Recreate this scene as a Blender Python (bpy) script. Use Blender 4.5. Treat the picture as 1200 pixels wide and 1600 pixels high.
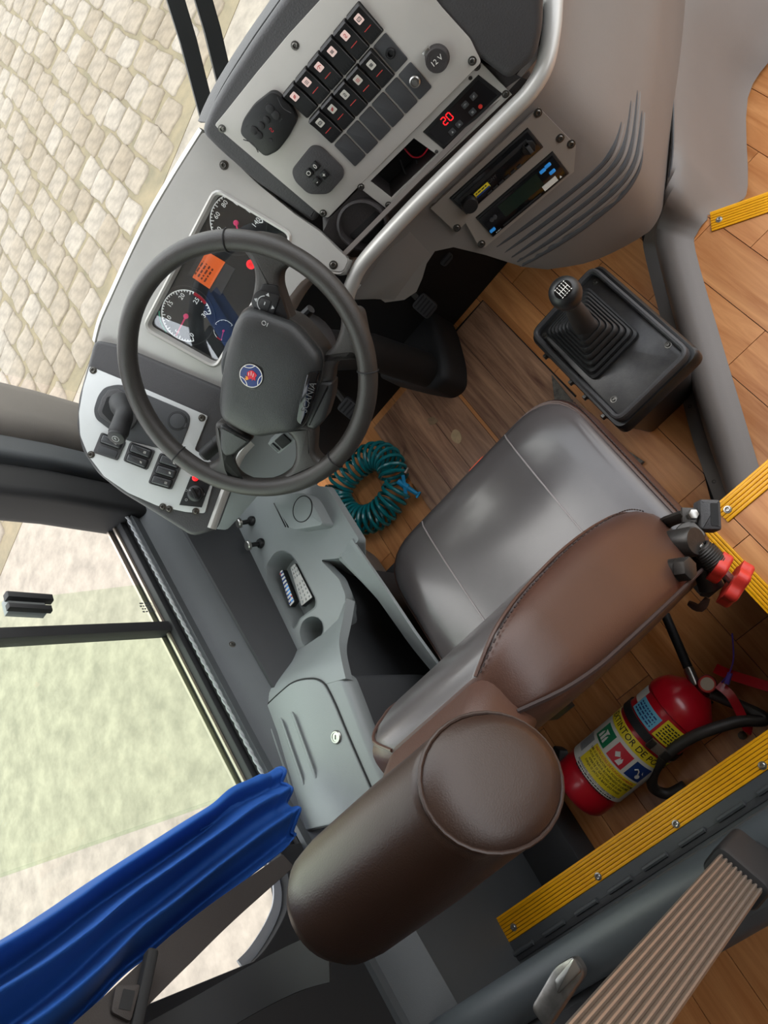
import bpy, math, random
from mathutils import Vector as V, Matrix
from mathutils.geometry import tessellate_polygon
for o in list(bpy.data.objects): bpy.data.objects.remove(o)
scn = bpy.context.scene
# ---------------------------------------------------------------- camera
# x = right of the bus, y = forward, z = up from the driver's floor
CAM = V((0, 0, 1.75)); FPX = 1145.0
RX = V((0.63077615, -0.46339123, -0.62240663))     # image right
RY = V((-0.6821508, -0.71345974, -0.16014205))     # image down
RZ = V((-0.36985365, 0.52558897, -0.76613609))     # view direction
cd = bpy.data.cameras.new('camera'); cam = bpy.data.objects.new('camera', cd)
scn.collection.objects.link(cam); scn.camera = cam
cam.matrix_world = Matrix(((RX.x, -RY.x, -RZ.x, CAM.x), (RX.y, -RY.y, -RZ.y, CAM.y), (RX.z, -RY.z, -RZ.z, CAM.z), (0, 0, 0, 1)))
cd.sensor_fit = 'HORIZONTAL'; cd.sensor_width = 36.0; cd.lens = FPX / 1200 * 36.0; cd.clip_start = 0.02; cd.clip_end = 200
# ---------------------------------------------------------------- world, light, exposure
w = bpy.data.worlds.new('sky'); scn.world = w; w.use_nodes = True
nt = w.node_tree; bg = nt.nodes['Background']
tc = nt.nodes.new('ShaderNodeTexCoord'); sp = nt.nodes.new('ShaderNodeSeparateXYZ'); rp = nt.nodes.new('ShaderNodeValToRGB')
nt.links.new(tc.outputs['Generated'], sp.inputs[0]); nt.links.new(sp.outputs['Z'], rp.inputs[0]); nt.links.new(rp.outputs[0], bg.inputs[0])
rp.color_ramp.elements[0].position = 0.0; rp.color_ramp.elements[0].color = (1.0, 0.985, 0.96, 1)
rp.color_ramp.elements[1].position = 0.6; rp.color_ramp.elements[1].color = (0.9, 0.94, 1.0, 1)
bg.inputs[1].default_value = 3.2
sd = bpy.data.lights.new('sun', 'SUN'); sun = bpy.data.objects.new('sun', sd); scn.collection.objects.link(sun)
sd.energy = 1.0; sd.angle = math.radians(25); sd.color = (1, 0.95, 0.88)
sun.rotation_euler = V((0.45, -0.75, -1.2)).to_track_quat('-Z', 'Y').to_euler()
scn.view_settings.view_transform = 'Standard'; scn.view_settings.look = 'None'
scn.view_settings.gamma = 1.0; scn.view_settings.use_curve_mapping = False
scn.view_settings.exposure = 0.12
# ---------------------------------------------------------------- helpers
def ray(x, y): return RX * ((x - 600) / FPX) + RY * ((y - 800) / FPX) + RZ
def PZ(x, y, z): d = ray(x, y); return CAM + d * ((z - CAM.z) / d.z)
def PX(x, y, v): d = ray(x, y); return CAM + d * ((v - CAM.x) / d.x)
def PY(x, y, v): d = ray(x, y); return CAM + d * ((v - CAM.y) / d.y)
class F:
    """a frame: origin, a (right), b (up), n (out)"""
    def __init__(s, o, n, a=None):
        s.o = V(o); s.n = V(n).normalized()
        if a is None:
            a = V((0, 0, 1)).cross(s.n)
            if a.length < 1e-4: a = V((1, 0, 0))
        a = V(a); a = a - s.n * a.dot(s.n); s.a = a.normalized(); s.b = s.n.cross(s.a)
    def __call__(s, u, v, w=0.0): return s.o + s.a * u + s.b * v + s.n * w
    def px(s, x, y, w=0.0):
        d = ray(x, y); o = s.o + s.n * w
        p = CAM + d * ((o - CAM).dot(s.n) / d.dot(s.n)) - s.o
        return (p.dot(s.a), p.dot(s.b))
    def pts(s, l, w=0.0): return [s.px(x, y, w) for x, y in l]
    def at(s, u, v, w=0.0, rot=0.0):
        c, q = math.cos(rot), math.sin(rot)
        return F(s(u, v, w), s.n, s.a * c + s.b * q)
def area(p): return sum(p[i - 1][0] * p[i][1] - p[i][0] * p[i - 1][1] for i in range(len(p))) / 2
def ccw(p): return list(p) if area(p) > 0 else list(reversed(p))
def inset(p, d):
    n = len(p); out = []
    for i in range(n):
        a, b, c = p[i - 1], p[i], p[(i + 1) % n]
        e1 = V((b[0] - a[0], b[1] - a[1])); e2 = V((c[0] - b[0], c[1] - b[1]))
        if e1.length < 1e-9 or e2.length < 1e-9: out.append(b); continue
        e1.normalize(); e2.normalize(); n1 = V((-e1.y, e1.x)); n2 = V((-e2.y, e2.x)); m = n1 + n2
        k = m.dot(n1)
        m = n1 if k < 0.3 else m / k
        out.append((b[0] + m.x * d, b[1] + m.y * d))
    return out
def rnd(p, r, k=5):
    """round the corners of a polygon"""
    p = ccw(p); n = len(p); out = []
    for i in range(n):
        a, b, c = V(p[i - 1]), V(p[i]), V(p[(i + 1) % n])
        e1 = (a - b); e2 = (c - b); l = min(e1.length, e2.length)
        rr = r[i] if isinstance(r, (list, tuple)) else r
        rr = min(rr, l * 0.48); p0 = b + e1.normalized() * rr; p1 = b + e2.normalized() * rr
        for j in range(k + 1):
            t = j / k; out.append(tuple(p0 * (1 - t) ** 2 + b * 2 * t * (1 - t) + p1 * t * t))
    return out
def rect(w, h, r=0.0, cx=0, cy=0, k=4):
    p = [(cx - w / 2, cy - h / 2), (cx + w / 2, cy - h / 2), (cx + w / 2, cy + h / 2), (cx - w / 2, cy + h / 2)]
    return rnd(p, r, k) if r > 0 else p
def circ(r, n=24, cx=0, cy=0, ry=None): return [(cx + r * math.cos(2 * math.pi * i / n), cy + (ry or r) * math.sin(2 * math.pi * i / n)) for i in range(n)]
def smooth(pts, n=6, closed=False):
    """catmull-rom through points"""
    pts = [V(p) for p in pts]; m = len(pts); out = []
    for i in range(m if closed else m - 1):
        g = lambda j: pts[j % m] if closed else pts[max(0, min(m - 1, j))]
        a, b, c, d = g(i - 1), g(i), g(i + 1), g(i + 2)
        for k in range(n):
            t = k / n
            out.append(0.5 * (2 * b + (c - a) * t + (2 * a - 5 * b + 4 * c - d) * t * t + (3 * b - a - 3 * c + d) * t ** 3))
    if not closed: out.append(pts[-1])
    return out
class MB:
    """collects geometry of one part"""
    def __init__(s): s.v = []; s.f = []; s.m = []
    def add(s, vs, fs, mi=0):
        b = len(s.v); s.v += [V(p) for p in vs]; s.f += [tuple(b + i for i in f) for f in fs]; s.m += [mi] * len(fs); return s
    def prism(s, fr, poly, w0, w1, mi=0, bev=0.0, seg=2, holes=(), side_mi=None, cap=True):
        p = ccw(poly)
        if holes:
            hs = [ccw(h) for h in holes]; loops = [p] + hs
            flat = [q for l in loops for q in l]; N = len(flat)
            tri = tessellate_polygon([[V((q[0], q[1], 0)) for q in l] for l in loops])
            vs = [fr(q[0], q[1], w1) for q in flat] + [fr(q[0], q[1], w0) for q in flat]; fs = []
            for t in tri:
                a, b, c = [flat[i] for i in t]
                if (b[0] - a[0]) * (c[1] - a[1]) - (b[1] - a[1]) * (c[0] - a[0]) < 0: t = t[::-1]
                fs.append(tuple(t)); fs.append(tuple(N + i for i in t[::-1]))
            off = 0
            for li, l in enumerate(loops):
                n = len(l)
                for i in range(n):
                    j = (i + 1) % n; q = (off + i, N + off + i, N + off + j, off + j)
                    fs.append(q if li == 0 else q[::-1])
                    if li == 0: fs[-1] = (N + off + i, N + off + j, off + j, off + i)
                    else: fs[-1] = (off + i, off + j, N + off + j, N + off + i)
                off += n
            return s.add(vs, fs, mi)
        rings = [[fr(x, y, w0) for x, y in p]]
        if bev > 0:
            for k in range(seg + 1):
                t = k / seg * math.pi / 2; q = inset(p, bev * (1 - math.cos(t)))
                rings.append([fr(x, y, w1 - bev + bev * math.sin(t)) for x, y in q])
        else: rings.append([fr(x, y, w1) for x, y in p])
        return s.loft(rings, mi)
    def box(s, fr, u, v, w, su, sv, sw, mi=0, bev=0.0):
        return s.prism(fr, rect(su, sv, 0, u, v), w - sw / 2, w + sw / 2, mi, bev)
    def loft(s, rings, mi=0, closed=True, caps=True):
        n = len(rings[0]); vs = [p for r in rings for p in r]; fs = []
        for i in range(len(rings) - 1):
            for j in range(n if closed else n - 1):
                k = (j + 1) % n
                fs.append((i * n + j, i * n + k, (i + 1) * n + k, (i + 1) * n + j))
        if caps and closed:
            fs.append(tuple(range(n - 1, -1, -1))); b = (len(rings) - 1) * n; fs.append(tuple(b + i for i in range(n)))
        return s.add(vs, fs, mi)
    def tube(s, path, r, n=10, mi=0, closed=False, caps=True, flat=None, up=None):
        path = [V(p) for p in path]; m = len(path); rings = []; ref = V(up) if up else None
        for i in range(m):
            a = path[(i - 1) % m] if closed or i > 0 else path[0]; b = path[(i + 1) % m] if closed or i < m - 1 else path[-1]
            t = (b - a).normalized()
            if ref is None: ref = t.orthogonal()
            x = (ref - t * ref.dot(t)); x = x.normalized() if x.length > 1e-6 else t.orthogonal().normalized(); y = t.cross(x)
            if up is None: ref = x
            rr = r[i] if isinstance(r, (list, tuple)) else r; ry = rr if flat is None else (flat[i] if isinstance(flat, (list, tuple)) else flat)
            rings.append([path[i] + x * rr * math.cos(2 * math.pi * j / n) + y * ry * math.sin(2 * math.pi * j / n) for j in range(n)])
        if closed:
            rings.append(rings[0]); return s.loft(rings, mi, True, False)
        return s.loft(rings, mi, True, caps)
    def ribbon(s, path, nrm, w, t, mi=0):
        """flat strap along a path; nrm = face normal per point or one"""
        rings = []; m = len(path)
        for i in range(m):
            tg = (V(path[min(m - 1, i + 1)]) - V(path[max(0, i - 1)])).normalized(); n = V(nrm[i] if isinstance(nrm, list) else nrm)
            n = (n - tg * n.dot(tg)).normalized(); b = tg.cross(n); p = V(path[i]); ww = w[i] if isinstance(w, list) else w
            rings.append([p - b * ww / 2 - n * t / 2, p + b * ww / 2 - n * t / 2, p + b * ww / 2 + n * t / 2, p - b * ww / 2 + n * t / 2])
        return s.loft(rings, mi)
    def lathe(s, fr, prof, n=24, mi=0):
        return s.loft([[fr(r * math.cos(2 * math.pi * i / n), r * math.sin(2 * math.pi * i / n), w) for i in range(n)] for r, w in prof], mi)
    def ring(s, fr, r0, r1, w0, w1, a0=0.0, a1=360.0, n=24, mi=0):
        rings = []
        for i in range(n + 1):
            t = math.radians(a0 + (a1 - a0) * i / n); c, q = math.cos(t), math.sin(t)
            rings.append([fr(r0 * c, r0 * q, w0), fr(r1 * c, r1 * q, w0), fr(r1 * c, r1 * q, w1), fr(r0 * c, r0 * q, w1)])
        return s.loft(rings, mi)
    def slab(s, fn, nu, nv, th, mi=0):
        """thick sheet: fn(i,j) -> point, th = thickness along the normal"""
        P = [[V(fn(i, j)) for j in range(nv)] for i in range(nu)]; B = []
        for i in range(nu):
            for j in range(nv):
                du = P[min(nu - 1, i + 1)][j] - P[max(0, i - 1)][j]; dv = P[i][min(nv - 1, j + 1)] - P[i][max(0, j - 1)]
                n = du.cross(dv); n = n.normalized() if n.length > 1e-12 else V((0, 0, 1)); B.append(P[i][j] - n * th)
        vs = [p for r in P for p in r] + B; N = nu * nv; fs = []; ix = lambda i, j: i * nv + j
        for i in range(nu - 1):
            for j in range(nv - 1):
                q = (ix(i, j), ix(i + 1, j), ix(i + 1, j + 1), ix(i, j + 1)); fs.append(q); fs.append(tuple(N + k for k in q[::-1]))
        bd = [ix(i, 0) for i in range(nu)] + [ix(nu - 1, j) for j in range(1, nv)] + [ix(i, nv - 1) for i in range(nu - 2, -1, -1)] + [ix(0, j) for j in range(nv - 2, 0, -1)]
        for k in range(len(bd)):
            a, b = bd[k], bd[(k + 1) % len(bd)]; fs.append((a, N + a, N + b, b))
        return s.add(vs, fs, mi)
    def text(s, fr, txt, size, w=0.0004, mi=0, align='CENTER', sx=1.0):
        cu = bpy.data.curves.new('t', 'FONT'); cu.body = txt; cu.size = size; cu.align_x = align; cu.align_y = 'CENTER'; cu.extrude = 0.0002; cu.resolution_u = 2
        ob = bpy.data.objects.new('t', cu); me = bpy.data.meshes.new_from_object(ob)
        s.add([fr(v.co.x * sx, v.co.y, w + v.co.z) for v in me.vertices], [tuple(p.vertices) for p in me.polygons], mi)
        bpy.data.objects.remove(ob); bpy.data.curves.remove(cu); bpy.data.meshes.remove(me); return s
    def bars(s, fr, w, h, rows=1, mi=0, z=0.0004, seed=1):
        """illegible small print: rows of short dashes"""
        rg = random.Random(seed); rh = h / rows
        for r in range(rows):
            x = -w / 2; y = h / 2 - (r + .5) * rh
            while x < w / 2 - .0004:
                l = min(w / 2 - x, rg.uniform(.8, 2.4) * rh * .6); s.box(fr, x + l / 2, y, z, l, rh * .45, .0003, mi); x += l + rh * .35
        return s
    def icon(s, q, k, r, mi):
        """small control pictogram number k"""
        if k == 0: s.ring(q, r * .35, r * .5, .0006, .0009, 0, 360, 14, mi); s.box(q.at(0, 0, 0, .8), 0, 0, .0008, r * 1.7, r * .2, .0003, mi)
        elif k == 1:
            for y in (-.5, 0, .5): s.box(q, 0, y * r, .0008, r * 1.3, r * .18, .0003, mi)
        elif k == 2: s.ring(q.at(0, -r * .6), r * 1.0, r * 1.2, .0006, .0009, 30, 150, 10, mi); s.box(q.at(0, -.1 * r, 0, 1.2), 0, 0, .0008, r * 1.1, r * .18, .0003, mi)
        elif k == 3:
            for y in (-.45, 0, .45): s.box(q, 0, y * r, .0008, r * 1.1, r * .14, .0003, mi); s.box(q, y * r, 0, .0008, r * .14, r * 1.1, .0003, mi)
        elif k == 4: s.ring(q.at(0, r * .35), r * .25, r * .42, .0006, .0009, -90, 180, 10, mi); s.ring(q.at(0, -r * .35), r * .25, r * .42, .0006, .0009, 90, 360, 10, mi)
        elif k == 5: s.prism(q, rect(r * 1.5, r * 1.3, r * .3), .0006, .0009, mi, holes=[rect(r * 1.1, r * .9, r * .2)]); s.box(q.at(0, 0, 0, .7), 0, 0, .0008, r * .8, r * .18, .0003, mi)
        elif k == 6: s.prism(q, [(-r * .6, -r * .6), (r * .6, -r * .6), (0, r * .6)], .0006, .0009, mi)
        return s
    def build(s, name, mats, parent=None, ang=35, label=None):
        if not isinstance(mats, (list, tuple)): mats = [mats]
        c = sum(s.v, V()) / max(1, len(s.v))
        me = bpy.data.meshes.new(name); me.from_pydata([tuple(p - c) for p in s.v], [], s.f); me.update()
        for m in mats: me.materials.append(m)
        for p, i in zip(me.polygons, s.m): p.material_index = i; p.use_smooth = ang > 0
        if ang > 0: me.set_sharp_from_angle(angle=math.radians(ang))
        o = bpy.data.objects.new(name, me); scn.collection.objects.link(o); o.location = c
        if parent is not None: adopt(o, parent)
        if label: o['label'] = label
        return o
def wloc(o):
    p = V(o.location); q = o.parent
    while q is not None: p = p + V(q.location); q = q.parent
    return p
def adopt(o, parent):
    """parent o (placed in world space) keeping its place; only translations are used on parents"""
    o.location = V(o.location) - wloc(parent); o.parent = parent
def thing(name, label, cat, loc, group=None):
    o = bpy.data.objects.new(name, None); o.empty_display_size = 0.05; scn.collection.objects.link(o); o.location = loc
    o['label'] = label; o['category'] = cat
    if group: o['group'] = group
    return o
def tag(o, label, cat, group=None):
    o['label'] = label; o['category'] = cat
    if group: o['group'] = group
    return o
def struct(o, label=None, cat=None):
    o['kind'] = 'structure'
    if label: o['label'] = label
    if cat: o['category'] = cat
    return o
def clone(o, loc, parent=None):
    c = o.copy(); scn.collection.objects.link(c); c.parent = None; c.location = loc
    if parent is not None: adopt(c, parent)
    return c
# ---------------------------------------------------------------- materials
def lin(h):
    h = h.lstrip('#'); return tuple(((int(h[i:i + 2], 16) / 255 + 0.055) / 1.055) ** 2.4 if int(h[i:i + 2], 16) > 10 else int(h[i:i + 2], 16) / 255 / 12.92 for i in (0, 2, 4)) + (1,)
def mat(name, col, rough=0.5, metal=0.0, bump=0.0, bscale=200.0, var=0.0, vscale=6.0, emit=0.0, stretch=None, spec=0.5, coat=0.0, dirt=None, sheen=0.0):
    m = bpy.data.materials.new(name); m.use_nodes = True; nt = m.node_tree; b = nt.nodes['Principled BSDF']
    c = lin(col); b.inputs['Base Color'].default_value = c; b.inputs['Roughness'].default_value = rough; b.inputs['Metallic'].default_value = metal
    b.inputs['Specular IOR Level'].default_value = spec; b.inputs['Coat Weight'].default_value = coat; b.inputs['Coat Roughness'].default_value = 0.15
    if sheen: b.inputs['Sheen Weight'].default_value = sheen
    L = nt.links.new
    co = nt.nodes.new('ShaderNodeTexCoord').outputs['Object']
    if stretch:
        mp = nt.nodes.new('ShaderNodeMapping'); mp.inputs['Scale'].default_value = stretch; L(co, mp.inputs[0]); co = mp.outputs[0]
    if var > 0:
        n = nt.nodes.new('ShaderNodeTexNoise'); n.inputs['Scale'].default_value = vscale; n.inputs['Detail'].default_value = 6; n.inputs['Roughness'].default_value = 0.62; L(co, n.inputs[0])
        r = nt.nodes.new('ShaderNodeValToRGB'); L(n.outputs[0], r.inputs[0])
        d = lin(dirt) if dirt else tuple(x * (1 - var) for x in c[:3]) + (1,)
        r.color_ramp.elements[0].position = 0.32; r.color_ramp.elements[1].position = 0.68
        r.color_ramp.elements[0].color = d; r.color_ramp.elements[1].color = tuple(min(1, x * (1 + var * 0.5)) for x in c[:3]) + (1,)
        L(r.outputs[0], b.inputs['Base Color'])
    if bump > 0:
        n = nt.nodes.new('ShaderNodeTexNoise'); n.inputs['Scale'].default_value = bscale; n.inputs['Detail'].default_value = 3; L(co, n.inputs[0])
        bp = nt.nodes.new('ShaderNodeBump'); bp.inputs['Strength'].default_value = bump; bp.inputs['Distance'].default_value = 0.001; L(n.outputs[0], bp.inputs['Height']); L(bp.outputs[0], b.inputs['Normal'])
    if emit > 0: b.inputs['Emission Color'].default_value = c; b.inputs['Emission Strength'].default_value = emit
    return m
def glass(name, tint, refl=0.06, rough=0.0):
    m = bpy.data.materials.new(name); m.use_nodes = True; nt = m.node_tree; nt.nodes.clear()
    o = nt.nodes.new('ShaderNodeOutputMaterial'); t = nt.nodes.new('ShaderNodeBsdfTransparent'); g = nt.nodes.new('ShaderNodeBsdfGlossy'); x = nt.nodes.new('ShaderNodeMixShader'); lw = nt.nodes.new('ShaderNodeLayerWeight'); pw = nt.nodes.new('ShaderNodeMath'); pw.operation = 'POWER'; pw.inputs[1].default_value = 5; mr = nt.nodes.new('ShaderNodeMapRange')
    t.inputs[0].default_value = tint; g.inputs['Roughness'].default_value = rough; mr.inputs[3].default_value = refl; mr.inputs[4].default_value = 0.7
    L = nt.links.new; L(lw.outputs['Facing'], pw.inputs[0]); L(pw.outputs[0], mr.inputs[0]); L(mr.outputs[0], x.inputs[0]); L(t.outputs[0], x.inputs[1]); L(g.outputs[0], x.inputs[2]); L(x.outputs[0], o.inputs[0]); return m
def wood(name, c1, c2, rough=0.4, along='y', ring=1.0, rand=0.35):
    m = bpy.data.materials.new(name); m.use_nodes = True; nt = m.node_tree; b = nt.nodes['Principled BSDF']; L = nt.links.new
    tcn = nt.nodes.new('ShaderNodeTexCoord'); oi = nt.nodes.new('ShaderNodeObjectInfo')
    mp = nt.nodes.new('ShaderNodeMapping'); mp.inputs['Scale'].default_value = (28, 2.0, 10) if along == 'y' else (2.0, 28, 10); L(tcn.outputs['Object'], mp.inputs[0])
    mul = nt.nodes.new('ShaderNodeMath'); mul.operation = 'MULTIPLY'; mul.inputs[1].default_value = 50; L(oi.outputs['Random'], mul.inputs[0])
    cx = nt.nodes.new('ShaderNodeCombineXYZ'); L(mul.outputs[0], cx.inputs[0]); L(mul.outputs[0], cx.inputs[1]); L(cx.outputs[0], mp.inputs['Location'])
    n = nt.nodes.new('ShaderNodeTexNoise'); n.inputs['Scale'].default_value = ring; n.inputs['Detail'].default_value = 8; n.inputs['Roughness'].default_value = 0.65; n.inputs['Distortion'].default_value = 0.8; L(mp.outputs[0], n.inputs[0])
    r = nt.nodes.new('ShaderNodeValToRGB'); r.color_ramp.elements[0].position = 0.3; r.color_ramp.elements[1].position = 0.7; r.color_ramp.elements[0].color = lin(c1); r.color_ramp.elements[1].color = lin(c2); L(n.outputs[0], r.inputs[0])
    hs = nt.nodes.new('ShaderNodeHueSaturation'); L(r.outputs[0], hs.inputs['Color'])
    mr = nt.nodes.new('ShaderNodeMapRange'); mr.inputs[3].default_value = 1 - rand; mr.inputs[4].default_value = 1 + rand; L(oi.outputs['Random'], mr.inputs[0]); L(mr.outputs[0], hs.inputs['Value'])
    L(hs.outputs[0], b.inputs['Base Color']); b.inputs['Roughness'].default_value = rough
    return m
M = {}
M['silver'] = mat('silver_paint', '#b3b1ac', 0.36, 0.25, 0.08, 900, 0.06, 9)
M['panel'] = mat('panel_grey', '#b4b1ab', 0.45, 0.1, 0.05, 900, 0.05, 12)
M['panel_l'] = mat('panel_pale', '#c2c4c3', 0.42, 0.1, 0.05, 900, 0.05, 12)
M['dash'] = mat('dash_leather', '#3d3c3d', 0.55, 0, 0.55, 420, 0.08, 10)
M['dash_dark'] = mat('dash_dark_leather', '#2e2a2a', 0.5, 0, 0.6, 420, 0.08, 10)
M['console'] = mat('console_plastic', '#726b66', 0.5, 0, 0.15, 500, 0.05, 5)
M['side'] = mat('side_console_plastic', '#7d8282', 0.48, 0, 0.2, 700, 0.04, 6)
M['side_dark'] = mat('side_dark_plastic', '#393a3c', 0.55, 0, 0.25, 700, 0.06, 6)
M['wallp'] = mat('wall_plastic', '#4a4d4f', 0.55, 0, 0.2, 600, 0.06, 6)
M['black'] = mat('black_plastic', '#131314', 0.42, 0, 0.1, 800)
M['blackm'] = mat('black_matte', '#121213', 0.75)
M['gloss'] = mat('black_gloss', '#0b0b0d', 0.12)
M['rubber'] = mat('rubber', '#1c1c1d', 0.62, 0, 0.1, 500)
M['wheel'] = mat('wheel_leather', '#2f2c29', 0.45, 0, 0.45, 700, 0.12, 14)
M['wheelpad'] = mat('wheel_pad', '#282929', 0.4, 0, 0.5, 900, 0.1, 12)
M['steel'] = mat('steel', '#a7a5a0', 0.28, 0.9)
M['screw'] = mat('screw_metal', '#5c5a56', 0.35, 0.9)
M['dsteel'] = mat('dark_steel', '#4a4744', 0.4, 0.7, 0.2, 300, 0.25, 40)
M['alu'] = mat('aluminium', '#a09488', 0.38, 0.7)
M['white'] = mat('white_print', '#dcdad4', 0.5)
M['wprint'] = mat('grey_print', '#aeb0b0', 0.5)
M['red'] = mat('red_print', '#c2182e', 0.4)
M['pink'] = mat('icon_tile', '#eccfc8', 0.4, emit=0.25)
M['iconred'] = mat('icon_mark', '#c4403c', 0.4)
M['led'] = mat('red_led', '#ff2028', 0.4, emit=1.0)
M['orange'] = mat('orange_screen', '#e0642a', 0.4, emit=0.45)
M['needle'] = mat('needle', '#d8326a', 0.4, emit=0.3)
M['green'] = mat('green_scale', '#20b08a', 0.4, emit=0.1)
M['blue'] = mat('blue_light', '#2f86d0', 0.4, emit=0.25)
M['lcd'] = mat('green_lcd', '#16241c', 0.2)
M['yellow'] = mat('yellow_nosing', '#ffb300', 0.42, 0, 0.1, 300, 0.12, 30)
M['yellow_d'] = mat('yellow_groove', '#8f6200', 0.6)
M['yprint'] = mat('yellow_print', '#e6cf2c', 0.4)
M['brown'] = mat('brown_leather', '#4a3026', 0.4, 0, 0.22, 600, 0.1, 7)
M['seat'] = mat('charcoal_leather', '#524d4d', 0.28, 0, 0.12, 600, 0.08, 7, coat=0.25)
M['head'] = mat('dark_brown_leather', '#34231b', 0.38, 0, 0.2, 600, 0.1, 7)
M['seam'] = mat('seam_piping', '#8d8583', 0.35)
M['stitch'] = mat('stitch_thread', '#2c1c19', 0.7)
M['teal'] = mat('teal_hose', '#127a80', 0.25, coat=0.3)
M['cyan'] = mat('cyan_plastic', '#1590c4', 0.3)
M['extred'] = mat('extinguisher_red', '#c01325', 0.28, 0, 0, 1, 0.1, 12, coat=0.3)
M['redpl'] = mat('red_plastic', '#cf3328', 0.42, 0, 0.1, 200, 0.15, 40)
M['label'] = mat('label_paper', '#d5d3ca', 0.45)
M['lgreen'] = mat('label_green', '#1c7a50', 0.45)
M['lred'] = mat('label_red', '#cc2b3a', 0.45)
M['lblue'] = mat('label_blue', '#1f3b78', 0.45)
M['lcyan'] = mat('label_cyan', '#6fbad6', 0.45)
M['ink'] = mat('ink', '#1a1a18', 0.6)
M['purple'] = mat('purple_plastic', '#6a55c8', 0.4)
M['curtain'] = mat('blue_curtain', '#104d9c', 0.75, 0, 0.3, 900, 0.12, 5)
M['belt'] = mat('belt_webbing', '#2d2724', 0.65, 0, 0.4, 900)
M['pillar'] = mat('pillar_trim', '#6b6660', 0.5, 0, 0.2, 400, 0.1, 6)
M['badge'] = mat('badge_blue', '#142c66', 0.25, coat=0.4)
M['rope'] = mat('rope', '#8d8f90', 0.7, 0, 0.5, 500)
M['floor'] = wood('orange_wood', '#b06a34', '#e0a066', 0.38, 'y', 1.0, 0.12)
M['matw'] = wood('walnut_vinyl', '#704a38', '#c79a78', 0.42, 'y', 1.6, 0.2)
M['carpet'] = mat('grey_speckle_vinyl', '#6d675f', 0.6, 0, 0.3, 300, 0.5, 90)
M['stone'] = mat('cobble', '#8a7c69', 0.85, 0, 0.9, 60, 0.28, 14)
_nt = M['stone'].node_tree; _b = _nt.nodes['Principled BSDF']; _src = _b.inputs['Base Color'].links[0].from_socket
_oi = _nt.nodes.new('ShaderNodeObjectInfo'); _hs = _nt.nodes.new('ShaderNodeHueSaturation'); _mr = _nt.nodes.new('ShaderNodeMapRange'); _mr.inputs[3].default_value = .85; _mr.inputs[4].default_value = 1.12
_ms = _nt.nodes.new('ShaderNodeMapRange'); _ms.inputs[3].default_value = 1.0; _ms.inputs[4].default_value = .7
_nt.links.new(_oi.outputs['Random'], _mr.inputs[0]); _nt.links.new(_oi.outputs['Random'], _ms.inputs[0]); _nt.links.new(_mr.outputs[0], _hs.inputs['Value']); _nt.links.new(_ms.outputs[0], _hs.inputs['Saturation']); _nt.links.new(_src, _hs.inputs['Color']); _nt.links.new(_hs.outputs[0], _b.inputs['Base Color'])
M['concrete'] = mat('concrete', '#92887a', 0.9, 0, 1.0, 60, 0.28, 8.0)
M['joint'] = mat('joint_soil', '#7d7058', 0.95, 0, 0.6, 60, 0.3, 5, dirt='#6c6450')
M['ceil'] = mat('ceiling_panel', '#bdbbb6', 0.7)
M['white_body'] = mat('white_body_paint', '#e4e4e2', 0.3)
M['glass_g'] = glass('tinted_glass', (0.90, 0.97, 0.88, 1), 0.02)
M['glass_l'] = glass('light_tinted_glass', (0.93, 0.98, 0.92, 1), 0.02)
M['glass_c'] = glass('clear_glass', (0.97, 0.985, 0.975, 1), 0.02)
random.seed(4)
# ================================================================ SETTING
WX = -1.0            # plane of the left side window
GZ = -0.75           # road surface
UP = F((0, 0, 0), (0, 0, 1), (1, 0, 0))
def clip(poly, p, n):
    """keep the part of poly where (q-p).n >= 0"""
    out = []; m = len(poly)
    for i in range(m):
        a, b = poly[i], poly[(i + 1) % m]; da = (a[0] - p[0]) * n[0] + (a[1] - p[1]) * n[1]; db = (b[0] - p[0]) * n[0] + (b[1] - p[1]) * n[1]
        if da >= 0: out.append(a)
        if da * db < 0: t = da / (da - db); out.append((a[0] + (b[0] - a[0]) * t, a[1] + (b[1] - a[1]) * t))
    return out
# ---- road outside
g = struct(MB().prism(UP, [(-16, -12), (14, -12), (14, 24), (-16, 24)], GZ - 0.3, GZ).build('ground', M['concrete'], ang=0), 'pale concrete and gravel ground outside the bus', 'ground')
jb = MB().prism(UP, [(-14, 0.65), (-0.2, 5.2), (6, 7.3), (6, 20), (-14, 20)], GZ, GZ + 0.004).build('joint_bed', M['joint'], g, ang=0)
stones = []
for k in range(8):
    random.seed(50 + k); q = rect(0.280, 0.220, 0.05, k=2); q = [(x + random.uniform(-.016, .016), y + random.uniform(-.014, .014)) for x, y in q]
    mb = MB().prism(UP, q, 0, 0.03, bev=0.018, seg=2); o = mb.build('cobblestone', M['stone'], ang=50)
    stones.append(o.data); bpy.data.objects.remove(o)
random.seed(9); cells = []; far = []; th = math.radians(-82); ca, sa = math.cos(th), math.sin(th)
for i in range(-40, 60):
    for j in range(-40, 60):
        u = i * 0.292 + (0.146 if j % 2 else 0) + random.uniform(-.03, .03); v = j * 0.232 + 0.03 * math.sin(i * .7) + random.uniform(-.012, .012)
        x = -2 + u * ca - v * sa; y = 6 + u * sa + v * ca
        if y < 5.2 + 0.325 * (x + 0.2) + 0.12: continue
        d = V((x, y, GZ)) - CAM; c = d.dot(RZ)
        if abs(x) > 11 or y > 17: continue
        if c < 0.5: far.append((x, y)); continue
        ix = 600 + FPX * d.dot(RX) / c; iy = 800 + FPX * d.dot(RY) / c
        if -60 < ix < 345 and -60 < iy < 960 and ix < 345 - max(0, iy - 60) * 0.36 + (400 if iy > 640 else 0) : cells.append((c, x, y))
        else: far.append((x, y))
cells.sort(); print('cobbles', len(cells))
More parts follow.
